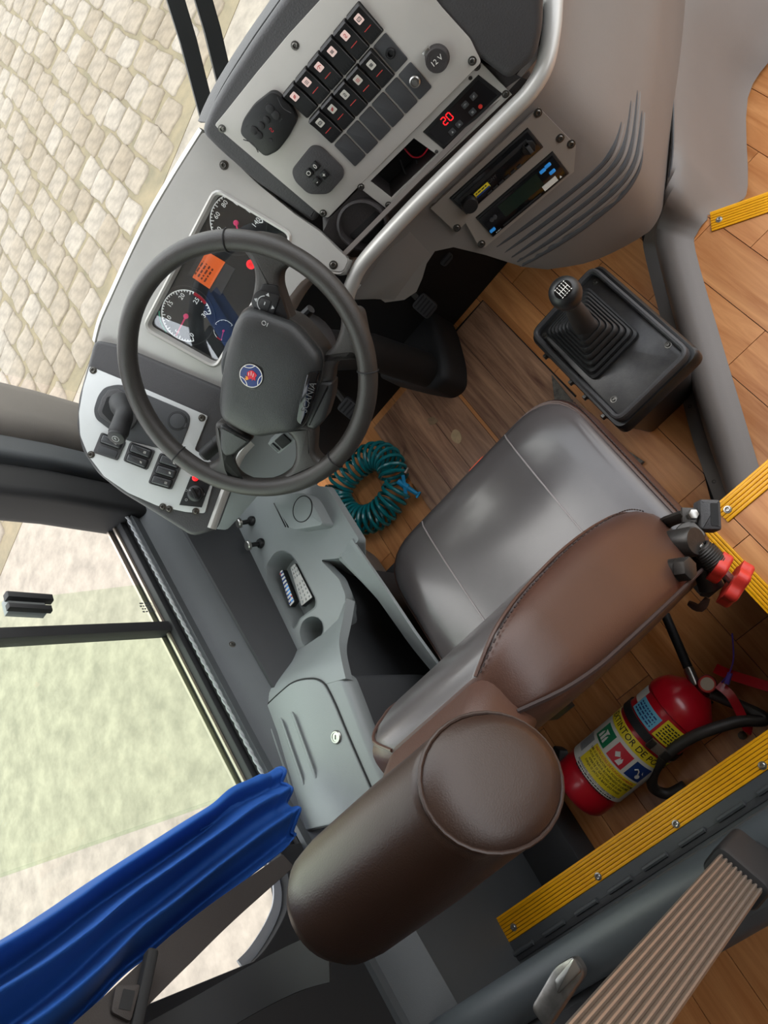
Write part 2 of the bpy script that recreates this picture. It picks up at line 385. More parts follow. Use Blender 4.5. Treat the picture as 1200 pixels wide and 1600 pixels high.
def stone_obj(x, y):
    o = bpy.data.objects.new('cobblestone', random.choice(stones)); scn.collection.objects.link(o)
    o.location = (x, y, GZ + random.uniform(0, .006)); o.rotation_euler = (random.uniform(-.02, .02), random.uniform(-.02, .02), th + random.uniform(-.06, .06) + random.choice((0, math.pi))); adopt(o, g)
for c, x, y in cells[:300]: stone_obj(x, y)
rest = MB()
for x, y in [(x, y) for c, x, y in cells[300:]] + far:
    fr = F((x, y, GZ), (0, 0, 1), (ca, sa, 0)).at(0, 0, 0, random.uniform(-.06, .06)); rest.prism(fr, rect(0.275, 0.215, 0.05, k=1), 0, 0.032, bev=0.012, seg=1)
if rest.v: o = rest.build('cobblestone_field', M['stone'], g, ang=50); o['kind'] = 'stuff'
# ---- driver's floor, planks as pieces
ML0, ML1 = PZ(1010, 400, 0), PZ(1110, 780, 0)            # inner edge of the grey moulding
md = (ML1 - ML0).normalized(); mn = (md.y, -md.x)
if (V((-.5, 1.0)) - V((ML0.x, ML0.y))).dot(V(mn)) < 0: mn = (-mn[0], -mn[1])
fl = struct(MB().prism(UP, clip([(-1.02, 0.06), (0.5, 0.06), (0.5, 1.7), (-1.02, 1.7)], (ML0.x + .06, ML0.y), mn), -0.04, -0.004).build('floor', M['blackm'], ang=0), 'orange wood plank floor of the driver platform', 'floor')
PW = 0.1; YB = 0.085; ZP = 0.32; XP = -0.168; YT = 0.437
for i in range(13):
    x0 = -1.0 + i * PW; y0 = 0.08 - (i * 0.37 % 1.0) * 0.5
    while y0 < 1.68:
        q = [(x0 + .0008, max(.08, y0 + .0008)), (x0 + PW - .0008, max(.08, y0 + .0008)), (x0 + PW - .0008, min(1.69, y0 + .4992)), (x0 + .0008, min(1.69, y0 + .4992))]
        y0 += 0.5
        if q[2][1] - q[1][1] < .02: continue
        if x0 + PW <= XP: parts_ = [q]
        elif x0 < XP: parts_ = [clip(q, (XP, 0), (-1, 0)), clip(clip(q, (XP, 0), (1, 0)), (ML0.x, ML0.y), mn)]
        else: parts_ = [clip(q, (ML0.x, ML0.y), mn)]
        for q in parts_:
            if len(q) > 2 and abs(area(q)) > 2e-4: MB().prism(UP, q, -0.004, 0.0).build('plank', M['floor'], fl, ang=0)
# ---- passenger floor behind and beside the well, step treads
pf = struct(MB().prism(UP, [(XP, YT), (XP, YB), (-1.02, YB), (-1.02, -2.0), (1.3, -2.0), (1.3, YT)], ZP - 0.03, ZP - 0.004).build('floor_raised', M['blackm'], ang=0), 'raised wood plank passenger floor behind yellow edging', 'floor')
for i in range(23):
    x0 = -1.0 + i * PW; y0 = -1.0 - (i * 0.41 % 1.0) * 0.5
    while y0 < YT:
        ymax = YT if x0 + PW * .5 > XP else YB
        a, b = max(-1.0, y0 + .0008), min(ymax, y0 + .4992); y0 += 0.5
        if b - a < .01: continue
        xa, xb = x0 + .0008, x0 + PW - .0008
        ps_ = [(xa, xb, a, min(b, YB)), (max(xa, XP), xb, max(a, YB), b)] if ymax == YT and xa < XP else [(xa, xb, a, b)]
        for xa, xb, a, b in ps_:
            if b - a > .005: MB().prism(UP, [(xa, a), (xb, a), (xb, b), (xa, b)], ZP - .004, ZP).build('plank', M['floor'], pf, ang=0)
rm = struct(MB().prism(F((0, YB, 0), (0, 1, 0)), [(-XP, 0), (1.02, 0), (1.02, ZP - .004), (-XP, ZP - .004)], -0.02, 0).build('wall_riser_back', mat('riser_brown', '#4a3a32', .6, 0, .2, 300, .2, 12), ang=0), 'brown riser behind the seat', 'riser')
struct(MB().prism(F((XP, 0, 0), (-1, 0, 0)), [(-YT, 0), (-YB, 0), (-YB, ZP - .004), (-YT, ZP - .004)], -0.02, 0).build('wall_riser_side', M['brown'], ang=0), 'brown riser beside the seat', 'riser')
struct(MB().prism(F((0, YT, 0), (0, 1, 0)), [(-XP, 0), (-1.3, 0), (-1.3, ZP - .004), (-XP, ZP - .004)], -0.02, 0).build('wall_riser_front', M['console'], ang=0), 'grey riser of the entrance steps', 'riser')
ZT = 0.10; N0, N1 = PZ(1110, 335, ZT), PZ(1215, 298, ZT); nd = (N1 - N0).normalized(); nn = (-nd.y, nd.x)
MM = (ML0.x + .075, ML0.y); MI = (-mn[0], -mn[1])
t1 = struct(MB().prism(UP, clip(clip([(-.1, YT), (1.3, YT), (1.3, 2.2), (-.1, 2.2)], (N0.x, N0.y), (-nn[0], -nn[1])), MM, MI), ZT - .03, ZT - .004).build('floor_step', M['blackm'], ang=0), 'wood entrance step tread', 'floor')
ZL = -0.10
t2 = struct(MB().prism(UP, clip([(.3, .5), (1.4, .5), (1.4, 2.3), (.3, 2.3)], (N0.x, N0.y), nn), ZL - .03, ZL - .004).build('floor_lower_step', M['blackm'], ang=0), 'lower wood entrance step tread', 'floor')
for base, zz, nrm in ((t1, ZT, (-nn[0], -nn[1])), (t2, ZL, nn)):
    for i in range(12):
        x0 = -.02 + i * 0.11; y0 = .44 - (i * .29 % 1) * .4
        while y0 < 1.9:
            q = [(x0 + .0008, max(.44, y0 + .0008)), (x0 + .1092, max(.44, y0 + .0008)), (x0 + .1092, y0 + .3992), (x0 + .0008, y0 + .3992)]; y0 += .4
            q = clip(clip(q, (N0.x, N0.y), nrm), MM, MI)
            if len(q) > 2 and abs(area(q)) > 1e-4: MB().prism(UP, q, zz - .004, zz).build('plank', M['floor'], base, ang=0)
struct(MB().prism(F((N0.x, N0.y, 0), (nn[0], nn[1], 0)), [(-.1, ZL), (-.1, ZT), (-1.2, ZT), (-1.2, ZL)], -.02, 0).build('wall_step_riser', M['console'], ang=0), 'grey riser of the lower entrance step', 'riser')
# ---- yellow ribbed nosings
def screw(fr, u, v, r=0.0045, w=0.0, parent=None, m='screw', name='screw', cross=True):
    mb = MB().lathe(fr.at(u, v, w), [(r, 0), (r, r * .3), (r * .75, r * .55), (r * .5, r * .5), (r * .45, r * .1), (0.0001, r * .1)], 12)
    mb.lathe(fr.at(u, v, w), [(r * 1.45, 0), (r * 1.45, r * .16), (r * 1.0, r * .22)], 12)
    return mb.build(name, M[m], parent)
def nosing(n, p0, p1, width, z, side, label, screws=(), ends=None):
    """p0-p1: edge line; width extends to side (unit 2-vector)"""
    d = (p1 - p0).normalized(); L = (p1 - p0).length; root = thing(n, label, 'edging', (p0 + p1) / 2); struct(root)
    fr = F((p0.x, p0.y, z), (0, 0, 1), d); s = 1 if V(side).dot(fr.b) > 0 else -1
    MB().prism(fr, [(0, 0), (L, 0), (L, s * width), (0, s * width)], -.012, .002, bev=.0006).build('base_plate', M['yellow_d'], root)
    k = max(5, int(width / .0062)); rw = width / k
    for i in range(k):
        v = s * (i + .5) * rw; MB().prism(fr, [(0, v - rw * .41), (L, v - rw * .41), (L, v + rw * .41), (0, v + rw * .41)], .002, .0038, bev=.0006).build('rib', M['yellow'], root)
    MB().prism(fr, [(0, 0), (L, 0), (L, -s * .004), (0, -s * .004)], -.03, .003).build('lip', M['yellow'], root)
    for u, v in screws: screw(fr, u * L, s * v * width, .005, .004, root, 'steel')
    return root
def z0(x, y, z): p = PZ(x, y, z); p.z = 0; return p
nosing('trim_1', V((XP, YB, ZP)), V((-.992, YB, ZP)), .045, ZP, (0, -1), 'yellow ribbed step edging along the floor behind the driver seat', ((.22, .8), (.45, .8), (.68, .8), (.95, .6)))
nosing('trim_2', V((XP, YT - .0, ZP)), V((XP, YB - .05, ZP)), .03, ZP, (1, 0), 'yellow ribbed edging beside the seat next to the red knobs', ((.62, .5),))
nosing('trim_3', V((-.112, YT, ZP)), V((.9, YT, ZP)), .036, ZP, (0, -1), 'yellow ribbed edging at the top entrance step by the grey moulding', ((.015, .5),))
nosing('trim_4', V((N0.x, N0.y, ZT)), V((N0.x, N0.y, ZT)) + nd * .6, .045, ZT, (-nn[0], -nn[1]), 'yellow ribbed edging on the lower entrance step at top right', ((.03, .5),))
# ---- grey moulding between the driver's floor and the steps
secs = [((1118, 782), 0, (1180, 712), .10), ((1085, 690), 0, (1155, 628), .1), ((1056, 580), 0, (1128, 538), .1), ((1012, 410), 0, (1087, 395), .10), ((1010, 368), .04, (1090, 365), .10), ((1030, 318), .14, (1108, 342), .09), ((1036, 258), .18, (1150, 320), .0), ((1036, 196), .18, (1167, 292), -.09), ((1036, 96), .18, (1167, 155), -.09), ((1042, -4), .18, (1215, 80), -.09), ((1050, -94), .18, (1280, 0), -.09)]
prof = [(0, 0, .006), (.16, 0, .008), (.21, .0, .008), (.225, 0, -.012), (.27, 0, -.012), (.29, .02, .03), (.36, .25, .05), (.46, .5, .062), (.6, .7, .05), (.75, .88, .03), (.88, .97, .012), (1, 1, .002)]
rows = []
for (a, za, b, zb) in secs:
    A, B = PZ(*a, za), PZ(*b, zb); r = []
    for t, tz, h in prof:
        p = A.lerp(B, t); p.z = za + (zb - za) * tz + h * (1.0 if za < .1 else 1.4); r.append(p)
    rows.append(r)
rows.insert(0, [a + (a - b) * 1.0 for a, b in zip(rows[0], rows[1])])
rows = [smooth([rows[i][j] for i in range(len(rows))], 4) for j in range(len(prof))]
mo = MB().slab(lambda i, j: rows[j][i], len(rows[0]), len(rows), 0.004).build('trim_5', M['console'], ang=50)
struct(mo, 'grey moulded kerb running between the driver floor and entrance steps', 'moulding')
for k_, r_ in ((5, .003), (6, .002)): MB().tube([p + V((0, 0, .001)) for p in rows[k_][20:]], r_, 6).build('groove_bead', M['side_dark'], mo)
for t in (.12, .37, .64, .86):
    i = int(t * 16); p = rows[1][i].lerp(rows[0][i], .35); screw(F(p + V((0, 0, .002)), (0, 0, 1), (1, 0, 0)), 0, 0, .005, 0, mo)
# ---- left wall below the window, sill, rope
LW = F((WX, 0, 0), (1, 0, 0))        # a = +y, b = +z, n = +x
def sill_z(y): return 0.746 + (y - 0.503) * 0.1226
wl = MB()
prof = [(-.0, .0), (-.005, -.03), (.03, -.055), (.052, -.08), (.012, -.095), (.012, -.95)]
wl.slab(lambda i, j: V((WX + prof[j][0], -1.2 + 2.62 * i / 20, max(-.1, sill_z(-1.2 + 2.62 * i / 20) + prof[j][1]))), 21, 6, .01)
struct(wl.build('wall_left', M['wallp'], ang=40), 'grey side wall panel below the driver window', 'wall')
ld = MB().slab(lambda i, j: V(((WX + .055, WX + .075, WX + .1)[j], .42 + .78 * i / 10, sill_z(.42 + .78 * i / 10) - (.075, .14, .36)[j])), 11, 3, .01).build('wall_ledge', M['side_dark'], ang=40)
struct(ld, 'dark grey recessed ledge between window sill and side console', 'wall')
screw(F(PX(363, 1007, WX + .062), (1, 0, .3)), 0, 0, .005, 0, ld)
rp_ = [];
for s in (0, 1):
    mb = MB(); pth = []
    for i in range(161):
        y = .42 + .98 * i / 160; a = i * 1.0 + s * math.pi; pth.append(V((WX + .002 + .002 * math.cos(a), y, sill_z(y) + .006 + .002 * math.sin(a))))
    mb.tube(pth, .0024, 6); rp_.append(mb)
rr = thing('rope', 'grey braided cord lying along the lower edge of the driver window', 'cord', (WX, .9, .8))
for mb in rp_: mb.build('strand', M['rope'], rr)
# ---- window_1: side window
wn = thing('window_1', 'driver side sliding window with green tinted panes', 'window', (WX, .8, .8)); struct(wn)
def rail(name, dx, dz, w, h, m, y0=.2, y1=1.2): MB().prism(F((WX + dx, y0, sill_z(y0) + dz), (1, 0, 0), (0, 1, .1226)), [(0, -h), (y1 - y0, -h), (y1 - y0, 0), (0, 0)], -w, 0, bev=min(w, h) * .2).build(name, m, wn)
rail('seal', -.004, -.002, .012, .03, M['blackm'], .2, 1.45)
rail('seal', -.018, .012, .02, .03, M['rubber'], .2, 1.45)
rail('track', -.036, .018, .006, .02, M['alu'], .2, 1.45); rail('track', -.044, .014, .007, .02, M['rubber'], .2, 1.45); rail('track', -.052, .024, .006, .022, M['alu'], .2, 1.45)
GX = F((WX - .048, 0, 0), (1, 0, 0))
def gp(*l): return GX.pts(l)
A0, A1 = GX.px(0, 940), GX.px(245, 910); B0, B1 = GX.px(0, 1000), GX.px(289, 985); C0, C1 = GX.px(0, 1375), GX.px(392, 1238)
def ext(p, q, z):      # point on line p-q at height z
    t = (z - p[1]) / (q[1] - p[1]); return (p[0] + (q[0] - p[0]) * t, z)
zt = 1.75
pa = [A1, B1, ext(B1, B0, zt), ext(A1, A0, zt)]; pb = [B1, C1, ext(C1, C0, zt), ext(B1, B0, zt)]
MB().prism(GX, pa, -.004, 0).build('pane', M['glass_l'], wn, ang=0); MB().prism(GX.at(0, 0, .012), pb, -.004, 0).build('pane', M['glass_g'], wn, ang=0)
bw = .012
MB().prism(GX.at(0, 0, .006), [(B1[0] - bw, B1[1]), (B1[0] + bw, B1[1]), (ext(B1, B0, zt)[0] + bw, zt), (ext(B1, B0, zt)[0] - bw, zt)], -.012, .016, bev=.003).build('mullion', M['rubber'], wn)
hb = MB(); hf = GX.at(*GX.px(30, 962), .012)
hb.box(hf, 0, .0, .012, .03, .07, .02, 0, .004); hb.box(hf.at(.012, -.004, .022), 0, 0, .004, .014, .085, .016, 1, .004); hb.box(hf.at(-.012, .0, .022), 0, 0, .004, .012, .08, .012, 1, .004)
hb.build('window_latch', [M['side'], M['rubber']], wn)
MB().prism(GX, [(A1[0] + .01, zt), (-.3, zt), (-.3, zt + .06), (A1[0] + .4, zt + .06)], -.03, .03).build('head_rail', M['black'], wn)
# pale printed serial marks etched on the pane
em = MB(); ef = GX.at(*GX.px(232, 950), .003, math.radians(98)); em.bars(ef, .045, .03, 4, 0, 0); em.build('etched_mark', M['wallp'], wn, ang=0)
# ---- rear side panel (pillar B) with the rounded rear corner of the next pane
bp = [(432, 1350), (441, 1385), (441, 1415), (433, 1440), (420, 1465), (402, 1492), (385, 1510)]
WF = F((WX - .02, 0, 0), (1, 0, 0)); q = [tuple(p) for p in smooth([V((*WF.px(*b), 0)).to_2d() for b in bp], 4)]
rim_in = q
poly = [(q[0][0] + .02, q[0][1] - .0), ] + q + [(q[-1][0], 2.1), (-1.2, 2.1), (-1.2, .3), (q[0][0] + .02, .3)]
pbq = struct(MB().prism(WF, poly, -.03, .02, bev=.004).build('wall_left_rear', M['blackm'], ang=40), 'black rear side pillar panel behind the seat', 'wall')
cr_ = MB(); cr_.ribbon([WF(p[0] + .006, p[1] + .006, -.005) for p in q], (1, 0, 0), .016, .004); cr_.build('frosted_rim', M['rope'], pbq)
GR = [(q[0][0] + .0, .8), (C1[0] - .004, .8), (C1[0] - .03, zt), (q[-1][0] - .05, zt)]
MB().prism(F((WX - .03, 0, 0), (1, 0, 0)), [q[0], (C1[0] + .0, q[0][1]), (ext(C1, C0, zt)[0], zt), (q[-1][0] - .02, zt)], -.004, 0).build('pane', M['glass_c'], wn, ang=0)
# ---- front pillar A
pl = thing('trim_6', 'thick grey windscreen pillar to the left of the dashboard', 'pillar', (WX, 1.3, .9)); struct(pl)
def pil(name, y0, y1, x0, x1, m, lean=.0, r=.02):
    rings = []
    for z, k in ((.55, 0), (1.0, .0), (1.6, .05), (2.15, .18)):
        q = rnd([(x0, y0 - k), (x1, y0 - k), (x1, y1 - k), (x0, y1 - k)], r, 4); rings.append([V((x, y, z)) for x, y in q])
    MB().loft(rings).build(name, m, pl, ang=50)
pil('pillar_cover', 1.30, 1.475, -1.1, -.93, M['pillar'], r=.05); pil('pillar_inner', 1.235, 1.30, -1.08, -.955, M['wallp'], r=.015); pil('pillar_seal', 1.145, 1.235, -1.07, -.975, M['rubber'], r=.02)
# ---- windscreen, front body panel, right side, ceiling
w2 = thing('window_2', 'large clear windscreen above the dashboard', 'window', (0, 1.85, .7)); struct(w2)
MB().slab(lambda i, j: V((-1.0 + 2.3 * i / 16, 1.86 - .25 * abs((-1 + 2 * i / 16)) ** 3 - .1 * j / 6, .66 + 1.55 * j / 6)), 17, 7, .006).build('pane', M['glass_c'], w2, ang=60)
struct(MB().slab(lambda i, j: V((-1.05 + 2.4 * i / 16, 1.9 - .25 * abs((-1 + 2 * i / 16)) ** 3, -.5 + 1.15 * j)), 17, 2, .02).build('wall_front', M['white_body'], ang=60), 'front body panel below the windscreen', 'wall')
struct(MB().box(UP, .1, 1.5, .4, 2.3, .04, .9).build('wall_firewall', M['blackm'], ang=0), 'black bulkhead added to keep light out of the footwell', 'wall')  # added to stop windscreen light leaking under the dash into the footwell
struct(MB().slab(lambda i, j: V((-.7 + 1.9 * i / 8, 1.34 + .18 * j, .90 - .06 * j)), 9, 2, .02).build('wall_cowl', M['blackm'], ang=0), 'black cowl added to keep windscreen light from under the dash', 'wall')  # added slab closing the light gap between dash and bulkhead
struct(MB().box(UP, .15, -.35, 2.24, 2.5, 2.8, .04).build('ceiling', M['ceil'], ang=0), 'pale ceiling over the driver area', 'ceiling')
struct(MB().box(UP, 1.34, -.9, .6, .04, 1.8, 1.3).build('wall_right', M['ceil'], ang=0), 'right side wall below the passenger windows', 'wall')
struct(MB().box(UP, .15, -1.75, 1.3, 2.5, .04, 1.9).build('wall_back', M['side_dark'], ang=0), 'unseen dark wall added behind the driver area to cut rear light', 'wall')  # out of view, added to block light coming from behind
struct(MB().box(UP, -1.02, -1.2, 1.6, .04, 1.1, 1.3).build('wall_left_upper', M['side_dark'], ang=0), 'curtained side wall behind the driver', 'wall')
# ================================================================ STEERING WHEEL
def steering_wheel():
    fr = F((-.439, .918, .992), (-.078, -.695, .715))
    root = thing('steering_wheel', 'worn dark grey leather steering wheel with four spokes and a round blue badge', 'steering wheel', fr.o)
    R, n = .2085, 96
    mb = MB(); rings = []
    for i in range(n):
        t = 2 * math.pi * i / n; c, s = math.cos(t), math.sin(t); rg = []
        for j in range(14):
            a = 2 * math.pi * j / 14; rg.append(fr((R + .0165 * math.cos(a)) * c, (R + .0165 * math.cos(a)) * s, .0175 * math.sin(a) + .004))
        rings.append(rg)
    rings.append(rings[0]); mb.loft(rings, 0, True, False); rim = mb.build('rim', M['wheel'], root)
    for x, y in ((354, 358), (583, 578), (530, 722), (277, 712)):     # leather seams around the rim
        u, v = fr.px(x, y); t = math.atan2(v, u); c, s = math.cos(t), math.sin(t)
        MB().tube([fr((R + .0172 * math.cos(a)) * c, (R + .0172 * math.cos(a)) * s, .0182 * math.sin(a) + .004) for a in [2 * math.pi * j / 20 for j in range(20)]], .0012, 5, closed=True).build('rim_seam', M['blackm'], rim)
    Cc = lambda l: [(150 + x * .4167, 280 + y * .4167) for x, y in l]
    def spoke(name, pix, w0, w1, m, bev=.008, r=.006, par=root):
        return MB().prism(fr, rnd(fr.pts(Cc(pix), (w0 + w1) / 2), r, 4), w0, w1, bev=bev, seg=3).build(name, m, par)
    # four spokes with flares that run into the rim
    spoke('spoke', [(505, 215), (560, 262), (600, 318), (606, 372), (585, 495), (760, 560), (722, 470), (696, 392), (698, 345), (735, 318), (800, 312), (690, 215), (600, 195)], -.022, .012, M['wheel'], .01, .012)
    spoke('spoke', [(770, 640), (835, 665), (878, 642), (905, 605), (924, 550), (920, 480), (1000, 480), (1040, 680), (1000, 690), (965, 658), (925, 668), (897, 700), (895, 760), (800, 760)], -.022, .01, M['wheel'], .01, .012)
    spoke('spoke', [(700, 920), (752, 965), (755, 1040), (735, 1085), (690, 1120), (640, 1135), (700, 1170), (860, 1110), (975, 1010), (900, 1045), (850, 1050), (825, 1020), (832, 930), (800, 900)], -.022, .01, M['wheel'], .01, .012)
    spoke('spoke', [(452, 900), (455, 960), (472, 1045), (408, 1078), (330, 1040), (300, 1025), (330, 1060), (430, 1120), (545, 1160), (600, 1140), (535, 1110), (508, 1065), (525, 1030), (590, 975), (560, 930)], -.022, .01, M['wheel'], .01, .012)
    spoke('spoke_cover', [(470, 915), (585, 975), (520, 1030), (488, 1035), (470, 1005)], .0, .016, M['wheelpad'], .005)
    spoke('hub_flank', [(838, 745), (898, 750), (893, 810), (868, 890), (832, 928), (795, 918), (800, 880)], -.03, .012, M['wheelpad'], .008)
    # the hub cushion
    hp = [(548, 492), (600, 492), (738, 545), (790, 600), (838, 662), (842, 700), (833, 760), (805, 850), (776, 925), (745, 952), (690, 958), (600, 972), (540, 945), (468, 902), (460, 850), (468, 760), (487, 655), (515, 545)]
    poly = rnd(fr.pts(Cc(hp), .03), .012, 4); rings = []
    for d, w in ((0, -.045), (0, .018), (.0008, .026), (.003, .031), (.008, .035), (.018, .0385), (.035, .041), (.055, .042)):
        rings.append([fr(x, y, w) for x, y in inset(ccw(poly), 0)] if d == 0 else [fr(x * (1 - d / .085), y * (1 - d / .085) - .012 * d / .085, w) for x, y in ccw(poly)])
    MB().loft(rings).build('hub_cover', M['wheelpad'], root, ang=50)
    MB().prism(fr, rnd(inset(ccw(poly), -.003), .01, 2), -.04, .012, bev=.004).build('hub_shell', M['wheel'], root)
    # control pad on the upper spoke
    cp = MB(); cf = fr.at(*fr.px(415, 474, .014), .0135, math.radians(20))
    cp.prism(fr, rnd(fr.pts(Cc([(622, 392), (680, 398), (728, 540), (655, 520), (584, 492)]), .014), .006, 4), .0, .0148, 0, .002)
    cp.prism(cf, rnd([(-.02, -.019), (.022, -.019), (.017, .016), (.006, .022), (-.012, .021)], .007, 4), 0, .0045, 0, .0015)
    cp.prism(cf, rnd([(-.009, -.009), (.009, -.009), (.007, .008), (-.007, .009)], .003, 3), .0045, .006, 1, .001)
    for a, r in ((90, .0155), (0, .0155), (180, .0155), (270, .014)):
        t = math.radians(a); q = cf.at(r * math.cos(t), r * math.sin(t), .0046, t - math.pi / 2); cp.prism(q, [(-.0032, -.002), (.0032, -.002), (0, .003)], 0, .0004, 2)
    cp.ring(cf, .0115, .0128, .0045, .0049, 20, 160, 12, 2); cp.box(cf, .001, 0, .0062, .005, .0016, .0003, 2)
    cp.build('control_pad', [M['black'], M['rubber'], M['wprint']], root)
    # name strip with raised lettering
    ns = MB().prism(fr, rnd(fr.pts(Cc([(795, 722), (838, 722), (812, 830), (772, 922), (752, 905), (765, 830)]), .036), .006, 4), .02, .0385, bev=.0015).build('name_strip', M['gloss'], root)
    c0, c1 = fr.px(*Cc([(783, 862)])[0], .039), fr.px(*Cc([(812, 775)])[0], .039); d = V(c1) - V(c0)
    MB().text(fr.at((c0[0] + c1[0]) / 2 , (c0[1] + c1[1]) / 2, .0385, math.atan2(d.y, d.x)), 'SCANIA', .0155, .0003, sx=1.0).build('lettering', M['dash'], ns, ang=0)
    # the round badge
    b = fr.at(*fr.px(392.5, 587, .042), .0405, math.radians(18)); bd = MB()
    out = [];
    for i in range(48):
        t = 2 * math.pi * i / 48; r = .0215 + .0022 * max(0, math.cos(3 * (t - math.radians(90)))) ** 2; out.append((r * math.cos(t), r * math.sin(t)))
    bd.prism(b, out, -.004, .0018, 4, .0008); bd.prism(b, circ(.0192, 40), .0022, .0026, 0)
    for a in (30, 150, 270):
        t = math.radians(a); c = b.at(.0295 * math.cos(t), .0295 * math.sin(t), .0024, t); bd.ring(c, .0158, .0168, 0, .0006, 147, 213, 12, 1)
    bd.ring(b, .0182, .0192, .0022, .0031, 0, 360, 40, 1)
    body = [(-.004, -.0095), (.001, -.0075), (.006, -.0085), (.0085, -.004), (.0095, .001), (.007, .005), (.003, .0075), (-.001, .0065), (-.0045, .0035), (-.0075, .001), (-.005, -.0005), (-.0035, -.003), (-.0065, -.0045), (-.003, -.006)]
    bd.prism(b, body, .0026, .0034, 2)
    for (x, y, x2, y2) in ((.0, -.004, .006, -.003), (.001, -.0005, .0072, .0015), (-.001, .003, .004, .0048)): bd.prism(b, [(x, y), (x2, y2), (x2, y2 + .0009), (x, y + .0009)], .0034, .0037, 1)
    bd.prism(b, [(-.0075, .0015), (-.0035, .004), (-.0045, .0085), (-.0062, .0055), (-.0085, .0085), (-.0088, .005), (-.0115, .0062)], .0026, .0036, 3)
    bd.build('badge', [M['badge'], M['white'], M['red'], mat('badge_gold', '#e2912c', .35), M['black']], root, ang=40)
    # faint cross-shaped mark on the cushion
    mk = MB(); mf = fr.at(*fr.px(412, 505, .041), .0395, math.radians(20)); mk.ring(mf, .003, .0036, 0, .0012, 0, 360, 14); mk.box(mf, 0, -.006, .0006, .006, .0008, .001); mk.build('embossed_mark', M['wprint'], root)
    return root
sw = steering_wheel()
# ================================================================ STEERING COLUMN
col = thing('steering_column', 'dark plastic steering column cowl with stalks below the wheel', 'steering column', (-.43, 1.05, .8))
wf = F((-.439, .918, .992), (-.078, -.695, .715))
def cowl(w, rx, ry, cy): return [wf(rx * math.cos(t) , cy + ry * math.sin(t), w) for t in [2 * math.pi * i / 28 for i in range(28)]]
MB().loft([cowl(-.03, .062, .055, -.005), cowl(-.07, .085, .075, -.01), cowl(-.12, .088, .08, -.015), cowl(-.2, .075, .075, -.02), cowl(-.27, .07, .07, -.03)]).build('column_cowl', M['side_dark'], col)
MB().tube([wf(0, -.03, -.25), V((-.43, 1.28, .42)), V((-.43, 1.36, .1)), V((-.43, 1.40, .0))], [.045, .045, .05, .06], 16).build('column_tube', M['blackm'], col)
for x, y, x2, y2, nm in ((325, 703, 300, 716, 'wiper_stalk'),):
    a, b = wf.px(368, 668, -.08), wf.px(318, 712, -.05)
    mb = MB(); p0, p1 = wf(a[0], a[1], -.08), wf(b[0], b[1], -.05); mb.tube([p0, p0.lerp(p1, .45), p0.lerp(p1, .46), p1, p1 + (p1 - p0).normalized() * .004], [.009, .010, .0135, .0125, .008], 12)
    d = (p1 - p0).normalized(); mb.tube([p0.lerp(p1, .6), p0.lerp(p1, .63)], .0142, 12); st = mb.build(nm, M['rubber'], col)
    tf = F(p1 + d * .004, d); MB().icon(tf, 0, .005, 0).build('stalk_symbol', M['wprint'], st, ang=0)
a, b = wf.px(482, 470, -.08), wf.px(500, 520, -.06); p0, p1 = wf(a[0], a[1], -.1), wf(b[0], b[1], -.08)
MB().tube([wf(.07, .0, -.1), wf(.13, -.005, -.085)], [.009, .008], 10).build('indicator_stalk', M['rubber'], col)
# ignition lock seen between the lower spokes
igf = F(wf(*wf.px(441, 690, -.13), -.13), (-.2, -.75, .6)); ig = MB()
ig.prism(igf, rect(.055, .03, .003), -.02, 0, 0, .002); ig.prism(igf, rect(.026, .022, .002, .003, 0), 0, .004, 1, .001); ig.box(igf, -.02, 0, .002, .006, .02, .004, 2); ig.box(igf, .024, 0, .002, .004, .02, .004, 2); ig.build('ignition_switch', [M['side'], M['blackm'], M['wallp']], col)
0 and MB().loft([[V((-.43 + .17 * math.cos(t), 1.36 + .14 * math.sin(t), 0.003)) for t in [2 * math.pi * i / 28 for i in range(28)]], [V((-.43 + .165 * math.cos(t), 1.36 + .135 * math.sin(t), .05)) for t in [2 * math.pi * i / 28 for i in range(28)]], [V((-.43 + .13 * math.cos(t), 1.39 + .1 * math.sin(t), .1)) for t in [2 * math.pi * i / 28 for i in range(28)]]]).build('floor_boot', M['rubber'], col)
# ================================================================ DASHBOARD
dash = thing('dashboard', 'wraparound bus dashboard with silver panels and dark padded top', 'dashboard', (-.2, 1.2, .8))
CL = F((-.396, 1.161, .969), (0, -.733, .68))
SW = F((-.0645, 1.13, 1.052), (-.317, -.832, .456), (.945, -.319, .075))
LP = F((-.74, 1.075, 1.02), (.42, -.58, .70))
RD = F((-.03, 1.105, .697), (-.19, -.93, .31))
# ---- silver instrument pod: bezel around the cluster window
outer = [(318, 204), (345, 232), (400, 285), (462, 336), (500, 362), (530, 392), (545, 405), (535, 425), (500, 420), (470, 440), (440, 480), (400, 560), (372, 600), (352, 612), (338, 606), (180, 542), (150, 537), (160, 500), (180, 455), (205, 400), (235, 340), (275, 272)]
win = rnd(CL.pts([(233, 509), (342, 301), (454, 368), (338, 568)]), .012, 4)
lipw = [(p[0], p[1]) for p in win]
mb = MB(); mb.prism(CL, rnd(CL.pts(outer, .012), .008, 3), -.012, .012, holes=[inset(ccw(win), -.008)])
bez = mb.build('instrument_bezel', M['silver'], dash, ang=30)
mb = MB(); wi = ccw(win); n = len(wi)       # sloped silver lip down to the glass
mb.loft([[CL(*p, .0125) for p in inset(wi, -.0085)], [CL(*p, .016) for p in inset(wi, -.005)], [CL(*p, .014) for p in inset(wi, -.001)], [CL(*p, -.004) for p in inset(wi, .001)]], caps=False); mb.build('bezel_lip', M['silver'], bez)
